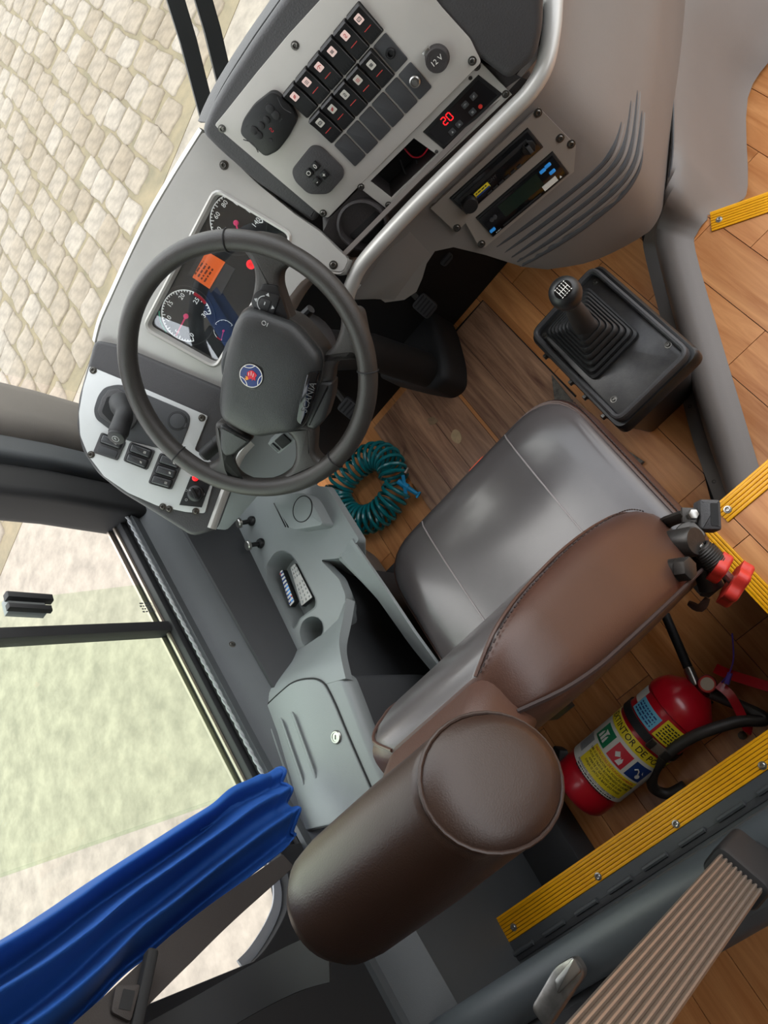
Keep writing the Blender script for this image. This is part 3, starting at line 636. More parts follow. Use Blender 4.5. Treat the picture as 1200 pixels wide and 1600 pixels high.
# rolled front edge of the pod facing the windscreen
eg = [CL(*CL.px(x, y, .008), .006) for x, y in [(318, 206), (275, 274), (235, 342), (205, 402), (180, 457), (160, 502), (151, 536)]]
eg = smooth(eg, 6); mb = MB(); fw = [V((0, .0, 0)), V((0, .006, .002)), V((0, .010, -.003)), V((0, .013, -.03)), V((0, .02, -.14))]
mb.slab(lambda i, j: eg[i] + fw[j], len(eg), 5, .006); mb.build('pod_edge', M['silver'], bez)
for x, y in ((350, 258), (209, 538), (521, 414)): screw(CL, *CL.px(x, y, .012), .0055, .012, bez)
# rounded grey shoulder below the bezel toward the column
sh = MB(); sp_ = [CL(*CL.px(x, y, .012), .01) for x, y in [(545, 405), (532, 428), (500, 424), (470, 442), (440, 482), (400, 562), (372, 602), (352, 613)]]
sp_ = smooth(sp_, 4); sh.slab(lambda i, j: sp_[i] + [V((0, 0, 0)), V((0, .004, -.012)), V((0, .02, -.03)), V((0, .09, -.1))][j], len(sp_), 4, .004); sh.build('pod_skirt', M['silver'], bez)
# ---- instrument cluster
clu = thing('instrument_cluster', 'instrument cluster with two dials and an orange screen behind the steering wheel', 'instrument cluster', CL(0, 0, -.01))
MB().prism(CL, inset(ccw(win), -.004), -.03, -.012).build('dial_plate', mat('dial_plate_black', '#17181b', .5), clu, ang=0)
def dial(cx, cy, R, nums, a0, a1, red=None, needle=None, small=False):
    f = CL.at(cx, cy, -.012); mb = MB()
    mb.ring(f, R * 1.14, R * 1.18, 0, .0015, 0, 360, 48, 2)
    k = 10 if small else 40
    for i in range(k + 1):
        t = math.radians(a0 + (a1 - a0) * i / k); l = .14 if i % 5 == 0 else .07
        q = f.at(R * math.cos(t), R * math.sin(t), 0, t); mb.box(q, -R * l / 2, 0, .0006, R * l, R * .035, .0006, 0)
    mb.ring(f, R * .985, R * 1.02, 0, .0006, a0, a1, 40, 0)
    if red: mb.ring(f, R * .9, R * 1.02, .0004, .001, red[0], red[1], 10, 1)
    for i, s in enumerate(nums):
        t = math.radians(a0 + (a1 - a0) * i / (len(nums) - 1)); mb.text(f.at(R * .76 * math.cos(t), R * .76 * math.sin(t), 0), s, R * .26, .0008, 0)
    d = mb.build('dial', [mat('dial_print', '#e8e8e4', .5, emit=.5), M['red'], M['dash']], clu, ang=0)
    nb = MB(); t = math.radians(needle); q = f.at(0, 0, .003, t); nb.prism(q, [(-.1 * R, -.035 * R), (.92 * R, -.014 * R), (.92 * R, .014 * R), (-.1 * R, .035 * R)], 0, .001); nb.lathe(f.at(0, 0, .002), [(R * .1, 0), (R * .1, .003), (R * .06, .004)], 14)
    nb.build('needle', M['needle'], d)
g = lambda x, y: CL.px(220 + x * .21667, 290 + y * .21667, -.012)
c1 = g(330, 940); dial(c1[0], c1[1], .048, ['0', '5', '10', '15', '20', '25', '30'], 230, -45, (-20, 15), 186)
c2 = g(690, 268); dial(c2[0], c2[1], .048, ['0', '20', '40', '60', '80', '100', '120', '140'], 230, -50, None, 228)
c3 = g(600, 1045); dial(c3[0], c3[1], .02, [], 200, -20, (170, 200), 200, True)
mb = MB(); mb.ring(CL.at(c1[0], c1[1], -.012), .052, .055, 0, .0008, 120, 165, 10); mb.build('green_band', M['green'], clu, ang=0)
def quad(name, pix, w0, w1, m, par): return MB().prism(CL, CL.pts([(220 + x * .21667, 290 + y * .21667) for x, y in pix], w1), w0, w1).build(name, m, par, ang=0)
scr = quad('display', [(472, 472), (608, 553), (495, 745), (372, 662)], -.012, -.010, M['orange'], clu)
tx = MB(); s0 = CL.px(220 + 455 * .21667, 290 + 620 * .21667, -.0095); tf = CL.at(s0[0], s0[1], -.0098)
tx.bars(tf, .03, .028, 4, 0, .0003)
tx.build('display_text', mat('screen_ink', '#7c3a22', .5), scr, ang=0)
quad('display_frame', [(430, 480), (472, 472), (372, 662), (338, 640)], -.012, -.0105, M['dash'], clu)
quad('telltale_block', [(610, 560), (680, 600), (575, 795), (505, 745)], -.012, -.0105, M['dash'], clu)
tl = MB(); tl.lathe(CL.at(*g(795, 568), -.012), [(.0085, 0), (.0085, .0015), (.007, .002)], 18); tl.ring(CL.at(*g(795, 568), -.0098), .0025, .0034, 0, .0004, 0, 360, 14, 1); tl.box(CL.at(*g(795, 568), -.0096), 0, 0, 0, .001, .003, .0004, 1)
tl.build('brake_warning_lamp', [M['led'], M['extred']], clu)
MB().prism(CL, inset(wi, -.001), -.005, -.003).build('cover_glass', glass('cluster_glass', (.93, .95, .96, 1), .1), clu, ang=0)
# ---- padded surround of the switch panel
sur = [(313, 208), (328, 170), (352, 128), (395, 62), (440, -2), (485, -70), (560, -110), (770, -110), (850, -40), (848, 45), (838, 92), (795, 128), (742, 88), (550, 282), (503, 330), (490, 352), (460, 330), (396, 284), (342, 237)]
mb = MB(); mb.prism(SW, rnd(SW.pts(sur, .0), .012, 3), -.09, .0, bev=.012, seg=4); surround = mb.build('padded_surround', M['dash'], dash)
top = smooth([SW(*SW.px(x, y, -.012), -.02) for x, y in [(322, 196), (334, 168), (354, 130), (396, 64), (441, 0), (486, -68)]], 5)
MB().slab(lambda i, j: top[i] + [V((.02, -.01, 0)), V((0, .0, .004)), V((-.01, .03, 0)), V((-.02, .09, -.03)), V((-.03, .3, -.16))][j], len(top), 5, .006).build('dash_top', M['dash'], dash)
# ---- switch panel
pan = rnd(SW.pts([(335, 196), (350, 178), (400, 115), (450, 55), (505, -5), (560, -60), (650, -40), (690, 12), (735, 62), (752, 98), (560, 292), (512, 341), (498, 334)], .004), .004, 2)
swp = MB().prism(SW, pan, -.002, .004, bev=.001).build('switch_panel', M['panel'], dash)
P_, Q_ = .0295, .0526
def rocker(i, j):
    f = SW.at(i * P_, -j * Q_, .004); mb = MB(); W, Hh = .0258, .049
    mb.prism(f, rect(W + .002, Hh + .002, .003), 0, .0016, 0, .0008)
    prof_ = [(-Hh / 2, .002), (-Hh / 2 + .001, .006), (-.012, .0078), (0, .0085), (.012, .0105), (Hh / 2 - .003, .0135), (Hh / 2, .0115), (Hh / 2 + .0005, .002)]
    rings = [[f(x, v, w_) for v, w_ in prof_] for x in (-W / 2, -W / 2 + .001)] + [[f(x, v, w_) for v, w_ in prof_] for x in (W / 2 - .001, W / 2)]
    rings[0] = [f(-W / 2, v * .98, w_ - .001 if w_ > .003 else w_) for v, w_ in prof_]; rings[3] = [f(W / 2, v * .98, w_ - .001 if w_ > .003 else w_) for v, w_ in prof_]
    mb.loft(rings, 0)
    lit = (i, j) in ((1, 0), (2, 0), (4, 0))
    q = F(f(0, .0105, .0108), f.n - f.b * .2, f.a); mb.prism(q, rect(.0105, .0125, .0015, k=2), 0, .0006, 1 if j == 0 else 2)
    mb.icon(q.at(0, 0, .0004), (0, 1, 2, 3, 4, 5, 5, 0, 4, 1, 3)[i + 6 * j], .0042, 3)
    q2 = F(f(0, -.0085, .0083), f.n - f.b * .05, f.a)
    if (i + j) % 3 or j == 1: mb.box(q2, 0, .002, 0, .013, .001, .0008, 4)
    for a in range(4):
        for b in range(3): mb.lathe(F(f(-.0072 + a * .0048, -.013 - b * .0035, .0066 - b * .0002), f.n), [(.0011, 0), (.0009, .0009), (.0001, .001)], 6, 0)
    for a in range(3): mb.lathe(F(f(-.006 + a * .006, .0205, .0126), f.n), [(.0011, 0), (.0009, .0009), (.0001, .001)], 6, 0)
    mb.build('rocker_switch', [M['black'], M['pink'], M['label'], M['iconred'] if (i + j) % 2 == 0 else M['wallp'], M['iconred']], swp, ang=30)
for i in range(6): rocker(i, 0)
for i in range(5): rocker(i, 1)
def blank(i, j):
    f = SW.at(i * P_, -j * Q_, .004); mb = MB(); mb.prism(f, rect(.0265, .0475, .003), 0, .0026, 0, .0012)
    return f, mb
for i in range(5): blank(i, 2)[1].build('blank_cover', M['side_dark'], swp)
f, mb = blank(5, 1); mb.lathe(f.at(0, .0, .0026), [(.0075, 0), (.0075, .002), (.006, .0045), (.0042, .0045), (.004, .001), (.0001, .001)], 18, 1); mb.build('socket_cover', [M['side_dark'], M['black']], swp)
f, mb = blank(5, 2); mb.lathe(f.at(0, 0, .0026), [(.0085, 0), (.0085, .0025), (.0068, .004), (.0065, .002), (.004, .002), (.0035, .0045), (.0001, .0045)], 20, 1); mb.build('key_lock', [M['side_dark'], M['steel']], swp)
# 12 V socket
f = SW.at(*SW.px(683, 92, .01), .004); mb = MB(); mb.lathe(f, [(.0185, 0), (.0185, .002), (.0172, .004), (.0172, .013), (.016, .0155), (.0001, .0155)], 28, 0); mb.box(f, -.004, .0185, .008, .012, .006, .008, 1, .001); mb.text(f.at(.0, 0, .0155, math.radians(-4)), '12 V', .0105, .0002, 2); mb.build('power_socket', [M['dash_dark'], M['steel'], M['white']], swp)
# round remote-like door control (left) and square heater control
ctl = MB(); cf = SW.at(*SW.px(419, 194, .01), .004, math.radians(-4))
body = rnd([(-.034, -.04), (.034, -.04), (.042, -.028), (.037, 0), (.042, .028), (.034, .042), (-.034, .042), (-.042, .028), (-.037, 0), (-.042, -.028)], .008, 4)
body = rnd(SW.pts([(300 + x / 3, y / 3) for x, y in [(345, 735), (225, 625), (240, 560), (290, 490), (370, 428), (400, 432), (470, 500), (498, 560), (455, 640), (405, 705)]], .012), .008, 4)
ctl.prism(SW, body, .004, .016, 0, .003, 2)
for x, y, rx in ((292, 612, .0098), (312, 632, .0098), (325, 588, .008), (350, 562, .008), (366, 512, .0098), (392, 540, .0098)): ctl.prism(SW.at(*SW.px(300 + x / 3, y / 3, .017), .016), circ(rx * .62, 18, ry=rx * .75), 0, .0025, 1, .001)
ctl.lathe(SW.at(*SW.px(300 + 368 / 3, 660 / 3, .017), .016), [(.0035, 0), (.0035, .001), (.0001, .001)], 12, 1)
ctl.icon(SW.at(*SW.px(300 + 372 / 3, 610 / 3, .017), .0157), 4, .005, 2)
for x, y, s in ((345, 490, '+++'), (318, 545, '.-.'), (258, 590, 'oooo'), (415, 565, 'v'), (335, 660, 'v'), (348, 690, '^')): ctl.bars(SW.at(*SW.px(300 + x / 3, y / 3, .017), .0161), .008, .002, 1, 3, .0002, len(s))
for a, b in (((240, 655), (310, 715)), ((400, 455), (465, 530))):
    p0, p1 = SW(*SW.px(300 + a[0] / 3, a[1] / 3, .016), .0155), SW(*SW.px(300 + b[0] / 3, b[1] / 3, .016), .0155); c = SW(*SW.px(300 + 360 / 3, 585 / 3, .016), .0155)
    mid = p0.lerp(p1, .5); mid = mid.lerp(c, .12); ctl.tube(smooth([p0, mid, p1], 5), .0009, 5, 3)
ctl.build('mirror_control', [M['black'], M['rubber'], M['red'], M['dash']], swp)
hc = MB(); hp = rnd(SW.pts([(300 + x / 3, y / 3) for x, y in [(465, 800), (560, 682), (605, 688), (710, 790), (712, 830), (640, 912), (545, 912), (480, 850)]], .008), .009, 4); hc.prism(SW, hp, .004, .0085, 0, .002)
hr = math.radians(-1)
for x, y, s in ((548, 812, 'O'), (578, 780, '0'), (586, 852, '-'), (620, 820, '+')):
    q = SW.at(*SW.px(300 + x / 3, y / 3, .011), .0085, hr); hc.prism(q, rect(.0128, .0128, .0025, k=3), 0, .0035, 1, .0012); hc.text(q, s, .011, .0037, 2)
hc.build('heater_control', [M['dash'], M['black'], M['white']], swp)
for x, y in ((347, 201), (461, 71), (505, 333)): screw(SW, *SW.px(x, y, .004), .0045, .004, swp)
screw(SW, *SW.px(738, 95, .004), .0045, .004, swp); screw(SW, *SW.px(670, -10, .004), .0045, .004, swp)
# ---- lower bent strip with the thermostat and an empty slot
b0, b1 = SW(*SW.px(560, 292, .004), .004), SW(*SW.px(752, 98, .004), .004); aa = (b1 - b0).normalized()
DP = F(b0, (-.258, -.918, .302), aa)
hole = DP.pts([(500 + x / 3, 50 + y / 3) for x, y in [(235, 700), (440, 497), (548, 575), (335, 778)]])
hole2 = DP.pts([(500 + x / 3, 50 + y / 3) for x, y in [(482, 468), (742, 200), (856, 290), (585, 555)]])
strip = DP.pts([(560, 292), (752, 98), (800, 148), (795, 152), (610, 327), (604, 326)])
MB().prism(DP, DP.pts([(514, 343), (562, 293), (754, 99), (835, 128), (822, 150), (600, 372), (570, 402), (548, 402), (505, 362)], -.004), -.05, -.004, holes=[hole, hole2]).build('strip_surround', M['dash_dark'], dash, ang=30)
dst = MB().prism(DP, strip, -.003, .0, holes=[hole, hole2]).build('thermostat_strip', M['panel'], dash, ang=20)
MB().prism(DP, inset(ccw(strip), .002), -.07, -.06).build('slot_backing', M['blackm'], dst, ang=0)
wr = MB(); w0_, w1_ = DP.px(640, 240), DP.px(668, 228)
for m_, pts_ in ((0, [(632, 232), (645, 245), (660, 243), (672, 226)]), (1, [(625, 250), (632, 268), (640, 280)]), (1, [(650, 250), (655, 262), (664, 268)])): wr.tube(smooth([DP(*DP.px(x, y, -.03), -.03) for x, y in pts_], 5), .0014, 6, m_)
wr.build('loose_wires', [M['red'], M['rubber']], dst)
for x, y in ((745, 104), (790, 147), (607, 320), (564, 292), (682, 237), (735, 122)): screw(DP, *DP.px(x, y), .0042 if (x, y) not in ((682, 237), (735, 122)) else .0022, 0, dst)
th_ = thing('thermostat_display', 'black thermostat controller showing red digits 20 set in the lower dash strip', 'controller', DP(*DP.px(720, 170), 0))
h2 = inset(ccw(hole2), .0006); mb = MB(); mb.prism(DP, h2, -.02, .0015, 0, .001); mb.prism(DP, inset(h2, .005), .0015, .0022, 1); mb.build('case', [M['black'], M['gloss']], th_)
def seg7(mb, f, dig, w_, h_, mi):
    S = {'a': (0, h_ / 2, w_, 0), 'g': (0, 0, w_, 0), 'd': (0, -h_ / 2, w_, 0), 'f': (-w_ / 2, h_ / 4, 0, h_ / 2), 'b': (w_ / 2, h_ / 4, 0, h_ / 2), 'e': (-w_ / 2, -h_ / 4, 0, h_ / 2), 'c': (w_ / 2, -h_ / 4, 0, h_ / 2)}
    for k in {'2': 'abged', '0': 'abcdef'}[dig]:
        x, y, l, m_ = S[k]; mb.box(f, x, y, .0003, max(l * .8, .0016), max(m_ * .8, .0016), .0006, mi)
sg = MB(); rot = 0
for d_, x, y in (('2', 583, 418), ('0', 607, 397)): seg7(sg, DP.at(*DP.px(500 + x / 3, 50 + y / 3, .003), .0024), d_, .0068, .0125, 0)
sg.build('red_digits', M['led'], th_, ang=0)
for x, y, s in ((620, 468, '^'), (652, 432, 'v'), (715, 375, '*'), (720, 302, 'o'), (680, 342, '%')):
    q = DP.at(*DP.px(500 + x / 3, 50 + y / 3, .003), .0022); mb = MB().prism(q, rect(.0105, .0095, .0015, k=2), 0, .0012, 0, .0004); mb.icon(q.at(0, 0, .0007), {'^': 6, 'v': 6, '*': 3, 'o': 0, '%': 2}[s], .0028, 1); mb.build('button', [M['side_dark'], M['wprint']], th_)
MB().lathe(DP.at(*DP.px(500 + 752 / 3, 50 + 350 / 3, .003), .0022), [(.0035, 0), (.0033, .001), (.002, .0012), (.0001, .0012)], 14).build('logo_dot', M['redpl'], th_)
# ---- round air vent below the bezel
vt = MB(); vf = F(DP(*DP.px(566, 350), .004), DP.n + V((0, 0, .25))); vt.lathe(vf, [(.047, -.05), (.047, -.004), (.045, .004), (.041, .006), (.039, .003), (.036, -.012), (.0001, -.012)], 36); vt.build('round_vent', M['dash_dark'], dash)
vb = MB(); vb.prism(vf, circ(.035, 28), -.02, -.008, 0, .003); vb.build('vent_flap', M['blackm'], dash)
# ---- silver rib between the upper dash and the lower console
rb = [(541, 470), (548, 448), (562, 418), (590, 384), (640, 330), (690, 280), (742, 229), (795, 177), (828, 143), (850, 105), (860, 60), (864, 10), (866, -60)]
zr = [.80, .815, .83, .84, .845, .848, .85, .85, .852, .858, .865, .87, .875]
rp3 = smooth([PZ(x, y, z) for (x, y), z in zip(rb, zr)], 6)
MB().tube(rp3, .0135, 14, flat=.017, up=(0, .5, .86)).build('silver_rib', M['silver'], dash)
# ---- lower console: a leaning skirt that turns the corner
def yc(x, y0, xs, sl=-.2, k=.022): u = x - xs; return y0 + sl * u + (1.15 - sl - .2 + .0) * k * math.log(1 + math.exp(max(-30, min(30, u / k)))) 
lev = [(.86, .96, .235), (.82, 1.0, .235), (.77, 1.05, .235), (.72, 1.061, .235), (.58, 1.014, .235), (.45, .982, .23), (.3, 1.005, .225), (.17, 1.05, .225)]
xsn = [-.27 + .47 * i / 16 for i in range(16)] + [.2 + .22 * i / 20 for i in range(20)] + [.42 + .5 * i / 10 for i in range(11)]
edge_px = [(-.27, .63), (-.235, .60), (-.2, .60), (-.165, .625), (-.13, .64), (-.1, .63), (-.06, .545), (-.03, .46), (0.0, .40), (.05, .33), (.12, .26), (.2, .2), (.3, .17), (2, .17)]
def zmin(x):
    for (a, za), (b, zb) in zip(edge_px, edge_px[1:]):
        if a <= x <= b: return za + (zb - za) * (x - a) / (b - a)
    return .17
def cpt(x, z):
    for (a, ya, xa), (b, yb, xb) in zip(lev, lev[1:]):
        if b <= z <= a + 1e-6:
            t = (a - z) / (a - b); return V((x, yc(x, ya + (yb - ya) * t, xa + (xb - xa) * t), z))
    return V((x, yc(x, lev[-1][1], lev[-1][2]), z))
nz = 18
def cfn(i, j): x = xsn[i]; zz = zmin(x); return cpt(x, .86 - (.86 - zz) * j / (nz - 1))
cons = MB().slab(cfn, len(xsn), nz, -.008).build('knee_console', M['console'], dash, ang=60)
# flat wedge at the left end under the rib
MB().prism(RD, rnd(RD.pts([(546, 470), (585, 468), (618, 470), (650, 424), (672, 396), (640, 360), (600, 395)], .0), .004, 2), -.05, .0, bev=.003).build('console_end', M['console'], dash)
# long louvre slots let into the console, turning up at the corner
def onc(px, py):
    d = ray(px, py); lo, hi = .3, 2.2
    for _ in range(40):
        t = (lo + hi) / 2; p = CAM + d * t
        if p.y < cpt(p.x, min(.86, p.z)).y: lo = t
        else: hi = t
    return CAM + d * lo
for k, pp_ in enumerate([[(773, 389), (830, 348), (880, 310), (935, 264), (957, 234), (971, 192)], [(785, 398), (840, 358), (890, 320), (945, 274), (972, 235), (986, 159)], [(795, 406), (850, 367), (900, 330), (955, 284), (983, 240), (996, 143)], [(805, 412), (860, 376), (910, 340), (965, 294), (992, 250), (1003, 175)], [(813, 418), (868, 385), (920, 350), (972, 306), (997, 267), (1004, 228)]]):
    pts_ = smooth([onc(*q) for q in pp_], 8); m_ = len(pts_)
    rr_ = [.0015 + .0045 * min(1, 5 * min(i, m_ - 1 - i) / m_) ** .6 for i in range(m_)]
    MB().tube([p + V((.001, .0025, 0)) for p in pts_], rr_, 8).build('louvre_slot', M['side_dark'], cons)
    if k < 4: MB().tube([p + V((.004, .003, -.010)) for p in pts_[2:]], [r * 1.1 for r in rr_[2:]], 8).build('louvre_fin', M['console'], cons)
# ---- radio mounting plates
RF = F((-.03, 1.05, .70), (-.19, -.93, .31))
RF = F(RD.o + RD.n * .008, RD.n)
pl1 = RF.pts([(640 + x * .21667, 160 + y * .21667) for x, y in [(150, 765), (935, 40), (1200, 310), (1185, 500), (545, 1045), (500, 1040), (405, 870), (335, 935)]])
h1 = RF.pts([(640 + x * .21667, 160 + y * .21667) for x, y in [(285, 690), (850, 180), (965, 320), (410, 810)]]); h2_ = RF.pts([(640 + x * .21667, 160 + y * .21667) for x, y in [(475, 830), (1030, 350), (1150, 510), (600, 970)]])
rpl = MB().prism(RF, pl1, -.006, .0, holes=[h1, h2_]).build('radio_plate', mat('radio_plate_grey', '#8b827a', .42, .15, .05, 600), dash, ang=20)
for x, y in ((925, 75), (1085, 258), (340, 905), (518, 1020), (1165, 300)): screw(RF, *RF.px(640 + x * .21667, 160 + y * .21667), .0055, 0, rpl)
def radio(h, label, kind):
    root = thing('car_radio', label, 'radio', RF(h[0][0], h[0][1], 0)); q = inset(ccw(h), .0005); body = MB().prism(RF, q, -.05, .004, 0, .003); body.prism(RF, inset(q, .004), .004, .006, 1, .001); body.build('faceplate', [M['black'], M['gloss']], root)
    o, e = V(h[0]), (V(h[1]) - V(h[0])); W = e.length; ang = math.atan2(e.y, e.x); Hh = (V(h[3]) - V(h[0])).length; f = RF.at(h[0][0], h[0][1], .006, ang)
    if kind == 1:
        MB().box(f, W * .5, -Hh * .3, .001, W * .86, .008, .002, 0, .0008).build('disc_slot', M['blackm'], root)
        mb = MB(); k = f.at(W * .12, -Hh * .66); mb.lathe(k, [(.0165, 0), (.016, .008), (.014, .012), (.008, .0125), (.0001, .012)], 24); mb.build('volume_knob', M['black'], root)
        mb = MB(); k = f.at(W * .305, -Hh * .58, .001); mb.prism(k, rect(.033, .011, .001), 0, .0008, 0); mb.box(k, 0, -.0038, .001, .031, .0032, .0006, 1); mb.bars(k.at(0, .0018), .026, .005, 1, 2, .001); mb.build('sticker', [M['yprint'], M['lblue'], M['ink']], root, ang=0)
        MB().text(f.at(W * .44, -Hh * .52, .001), 'SONY', .0085, .0005).build('brand_lettering', M['dash'], root, ang=0)
        mb = MB(); k = f.at(W * .9, -Hh * .55, .001)
        for a in (-1, 1): mb.prism(k, [(a * .004, -.012), (a * .012, -.004), (a * .012, .006), (a * .004, .014)], 0, .004, 0, .001)
        mb.box(k, 0, -.002, .003, .007, .016, .006, 1, .001); mb.build('cursor_pad', [M['black'], M['side_dark']], root)
        for a in range(6): MB().box(f, W * (.35 + a * .075), -Hh * .86, .001, .01, .004, .002, 0, .0006).build('button', M['rubber'], root)
    else:
        MB().prism(f, rect(W * .5, Hh * .5, .002, W * .5, -Hh * .42), 0, .0012).build('screen', M['lcd'], root)
        for a, b in ((.86, -.25), (.93, -.22), (.93, -.5), (.1, -.72)): MB().prism(f.at(W * a - .008, Hh * b), rect(.0125, .0062, .002, k=2), 0, .003, 0, .001).build('blue_button', M['blue'], root)
        MB().prism(f, rect(.03, .011, .0006, W * .8, -Hh * .78), 0, .0012).build('white_sticker', M['label'], root, ang=0)
        for a in (.12, .16): MB().lathe(f.at(W * a, -Hh * .4), [(.0045, 0), (.004, .003), (.0001, .003)], 14).build('button', M['side_dark'], root)
        MB().icon(f.at(W * .92, -Hh * .82, .001), 6, .004, 0).build('mark', M['white'], root, ang=0); MB().bars(f.at(W * .1, -Hh * .88, .001), .012, .004, 1, 0, .0005).build('mark', M['wprint'], root, ang=0)
        MB().box(f, W * .42, -Hh * .86, .001, W * .5, .003, .0016).build('disc_slot', M['blackm'], root)
    return root
radio(h1, 'upper black car radio with a yellow sticker in the dash console', 1); radio(h2_, 'lower black car radio with a dark green screen and blue buttons', 2)
# ---- left switch panel
lsur = [(147, 530), (184, 537), (354, 608), (366, 650), (372, 690), (352, 770), (330, 830), (300, 838), (240, 800), (190, 770), (152, 740), (128, 705), (119, 665), (122, 620), (135, 575)]
lsd = MB().prism(LP, rnd(LP.pts(lsur), .012, 3), -.10, 0, bev=.008, seg=4).build('switch_pod', M['dash'], dash)
lpn = [(140, 573), (324, 649), (322, 690), (308, 730), (302, 745), (322, 760), (316, 806), (255, 796), (200, 772), (160, 745), (135, 715), (122, 680), (124, 640)]
lpn = [(140, 572), (230, 609), (325, 650), (304, 703), (320, 712), (340, 730), (320, 802), (290, 800), (245, 790), (200, 770), (162, 744), (138, 712), (125, 680), (123, 645), (130, 605)]
lp = MB().prism(LP, rnd(LP.pts(lpn, .004), .004, 2), 0, .004, bev=.001).build('driver_switch_panel', M['panel_l'], dash)
D = lambda l: [(120 + x * .2, 560 + y * .2) for x, y in l]
def lpoly(pix, w, r=.004): return rnd(LP.pts(D(pix), w), r, 4)
MB().prism(LP, lpoly([(350, 205), (300, 205), (215, 225), (165, 290), (130, 400), (145, 470), (260, 560), (390, 640), (700, 715), (810, 700), (880, 520), (885, 450), (850, 410), (520, 270)], .006, .008), .004, .007, bev=.002).build('lever_plate', M['side_dark'], lp)
wl_ = MB(); wl_.prism(LP, lpoly([(330, 235), (250, 240), (200, 300), (160, 410), (185, 460), (280, 520), (420, 560), (480, 480), (430, 300)], .012), .006, .016, 0, .004); wl_.prism(LP, lpoly([(330, 290), (240, 300), (195, 420), (270, 500), (400, 540), (440, 420)], .016), .0155, .0175, 1)
wl_.build('lever_well', [M['dash'], M['blackm']], lp)
pb_ = MB(); q0 = LP(*LP.px(*D([(330, 340)])[0], .03), .02); q1 = LP(*LP.px(*D([(370, 440)])[0], .055), .055); q2 = LP(*LP.px(*D([(320, 600)])[0], .07), .07)
pb_.tube(smooth([q0, q0.lerp(q1, .5) + LP.n * .004, q1, q1.lerp(q2, .5), q2], 4), [.021, .021, .0205, .02, .019, .018, .0165, .016, .016, .0165, .017, .017, .0172, .0176, .018, .018, .0165], 16)
fb = F(q2, (q2 - q1).normalized() + V((.1, -.4, .5))); pb_.lathe(fb, [(.015, -.004), (.0165, .004), (.0155, .008), (.012, .0095), (.0001, .0098)], 20)
pb_.ring(fb, .0058, .0066, .0095, .0105, 0, 360, 18, 1); pb_.text(fb, 'P', .008, .0102, 1); pb_.build('parking_brake_lever', [M['rubber'], M['wprint']], lp)
cc = LP.at(*LP.px(*D([(785, 488)])[0], .009), .007); cv = MB(); cv.ring(cc, .0168, .0182, 0, .0006, 0, 360, 30, 1); cv.lathe(cc, [(.0172, 0), (.0172, .0012), (.0155, .0014)], 28); cv.prism(cc, circ(.0148, 28), 0, .002, 0, .0006); cv.box(cc, -.004, -.0165, .001, .009, .004, .002); cv.ring(cc, .0146, .0158, .0012, .0022, 0, 360, 30, 1); cv.build('round_cover', [M['side_dark'], M['blackm']], lp)
def group(pix, n_, kinds):
    mb = MB().prism(LP, lpoly(pix, .006, .005), .004, .0075, bev=.002); mb.build('switch_frame', M['dash'], lp)
    a, b, c, d = [V(LP.px(*D([p])[0], .008)) for p in pix]      # a,b: row ends of one edge; b->c long axis
    for i in range(n_):
        t0, t1 = (i + .14) / n_, (i + .86) / n_
        q = [a.lerp(b, t0).lerp(d.lerp(c, t0), .12), a.lerp(b, t1).lerp(d.lerp(c, t1), .12), a.lerp(b, t1).lerp(d.lerp(c, t1), .88), a.lerp(b, t0).lerp(d.lerp(c, t0), .88)]
        k = kinds[i]; mb = MB(); poly = rnd([tuple(p) for p in q], .003, 3)
        if k == 0: mb.prism(LP, poly, .0075, .0088, 0, .001)
        else:
            mb.prism(LP, inset(ccw(poly), -.0022), .0075, .0079, 1); mb.prism(LP, poly, .0075, .0135, 3, .003, 3); cx = sum(p.x for p in q) / 4; cy = sum(p.y for p in q) / 4; e = (q[2] - q[1]).normalized()
            mb.icon(LP.at(cx + e.x * .009, cy + e.y * .009, .0131), 0 if k == 1 else 1, .0035, 2)
        mb.build('rocker_switch', [M['side_dark'], M['blackm'], M['white'], mat('rocker_grey', '#3d3e40', .35)], lp)
group([(125, 735), (190, 575), (385, 650), (320, 800)], 2, [0, 1]); group([(360, 800), (415, 650), (615, 720), (550, 875)], 2, [1, 2]); group([(555, 975), (650, 735), (835, 800), (740, 1028)], 3, [2, 1, 1])
ls = MB(); ls.prism(LP, LP.pts(D([(800, 1145), (890, 920), (1040, 985), (975, 1165)]), .006), .004, .006, 0, .0006); k = LP.at(*LP.px(*D([(925, 1055)])[0], .012), .006); ls.lathe(k, [(.0155, 0), (.0155, .003), (.012, .005), (.0115, .014), (.009, .0155), (.0001, .0155)], 24, 1); ls.box(k.at(0, 0, .0155, math.radians(40)), 0, 0, .003, .021, .006, .008, 1, .002); ls.box(k.at(.004, .008, .0196), 0, 0, 0, .002, .004, .0006, 2)
ls.lathe(LP.at(*LP.px(*D([(925, 935)])[0], .008), .006), [(.006, 0), (.006, .002), (.0035, .004), (.0001, .004)], 14, 3)
for x, y in ((855, 1030), (855, 1105), (990, 1060)): ls.ring(LP.at(*LP.px(*D([(x, y)])[0], .006), .006), .0018, .0024, 0, .0004, 0, 360, 10, 2)
ls.build('light_switch', [M['blackm'], M['black'], M['wprint'], M['led']], lp)
for x, y in ((128, 92), (978, 465), (112, 752), (672, 1160), (722, 1178), (930, 1195)): screw(LP, *LP.px(*D([(x, y)])[0], .004), .0048, .004, lp)
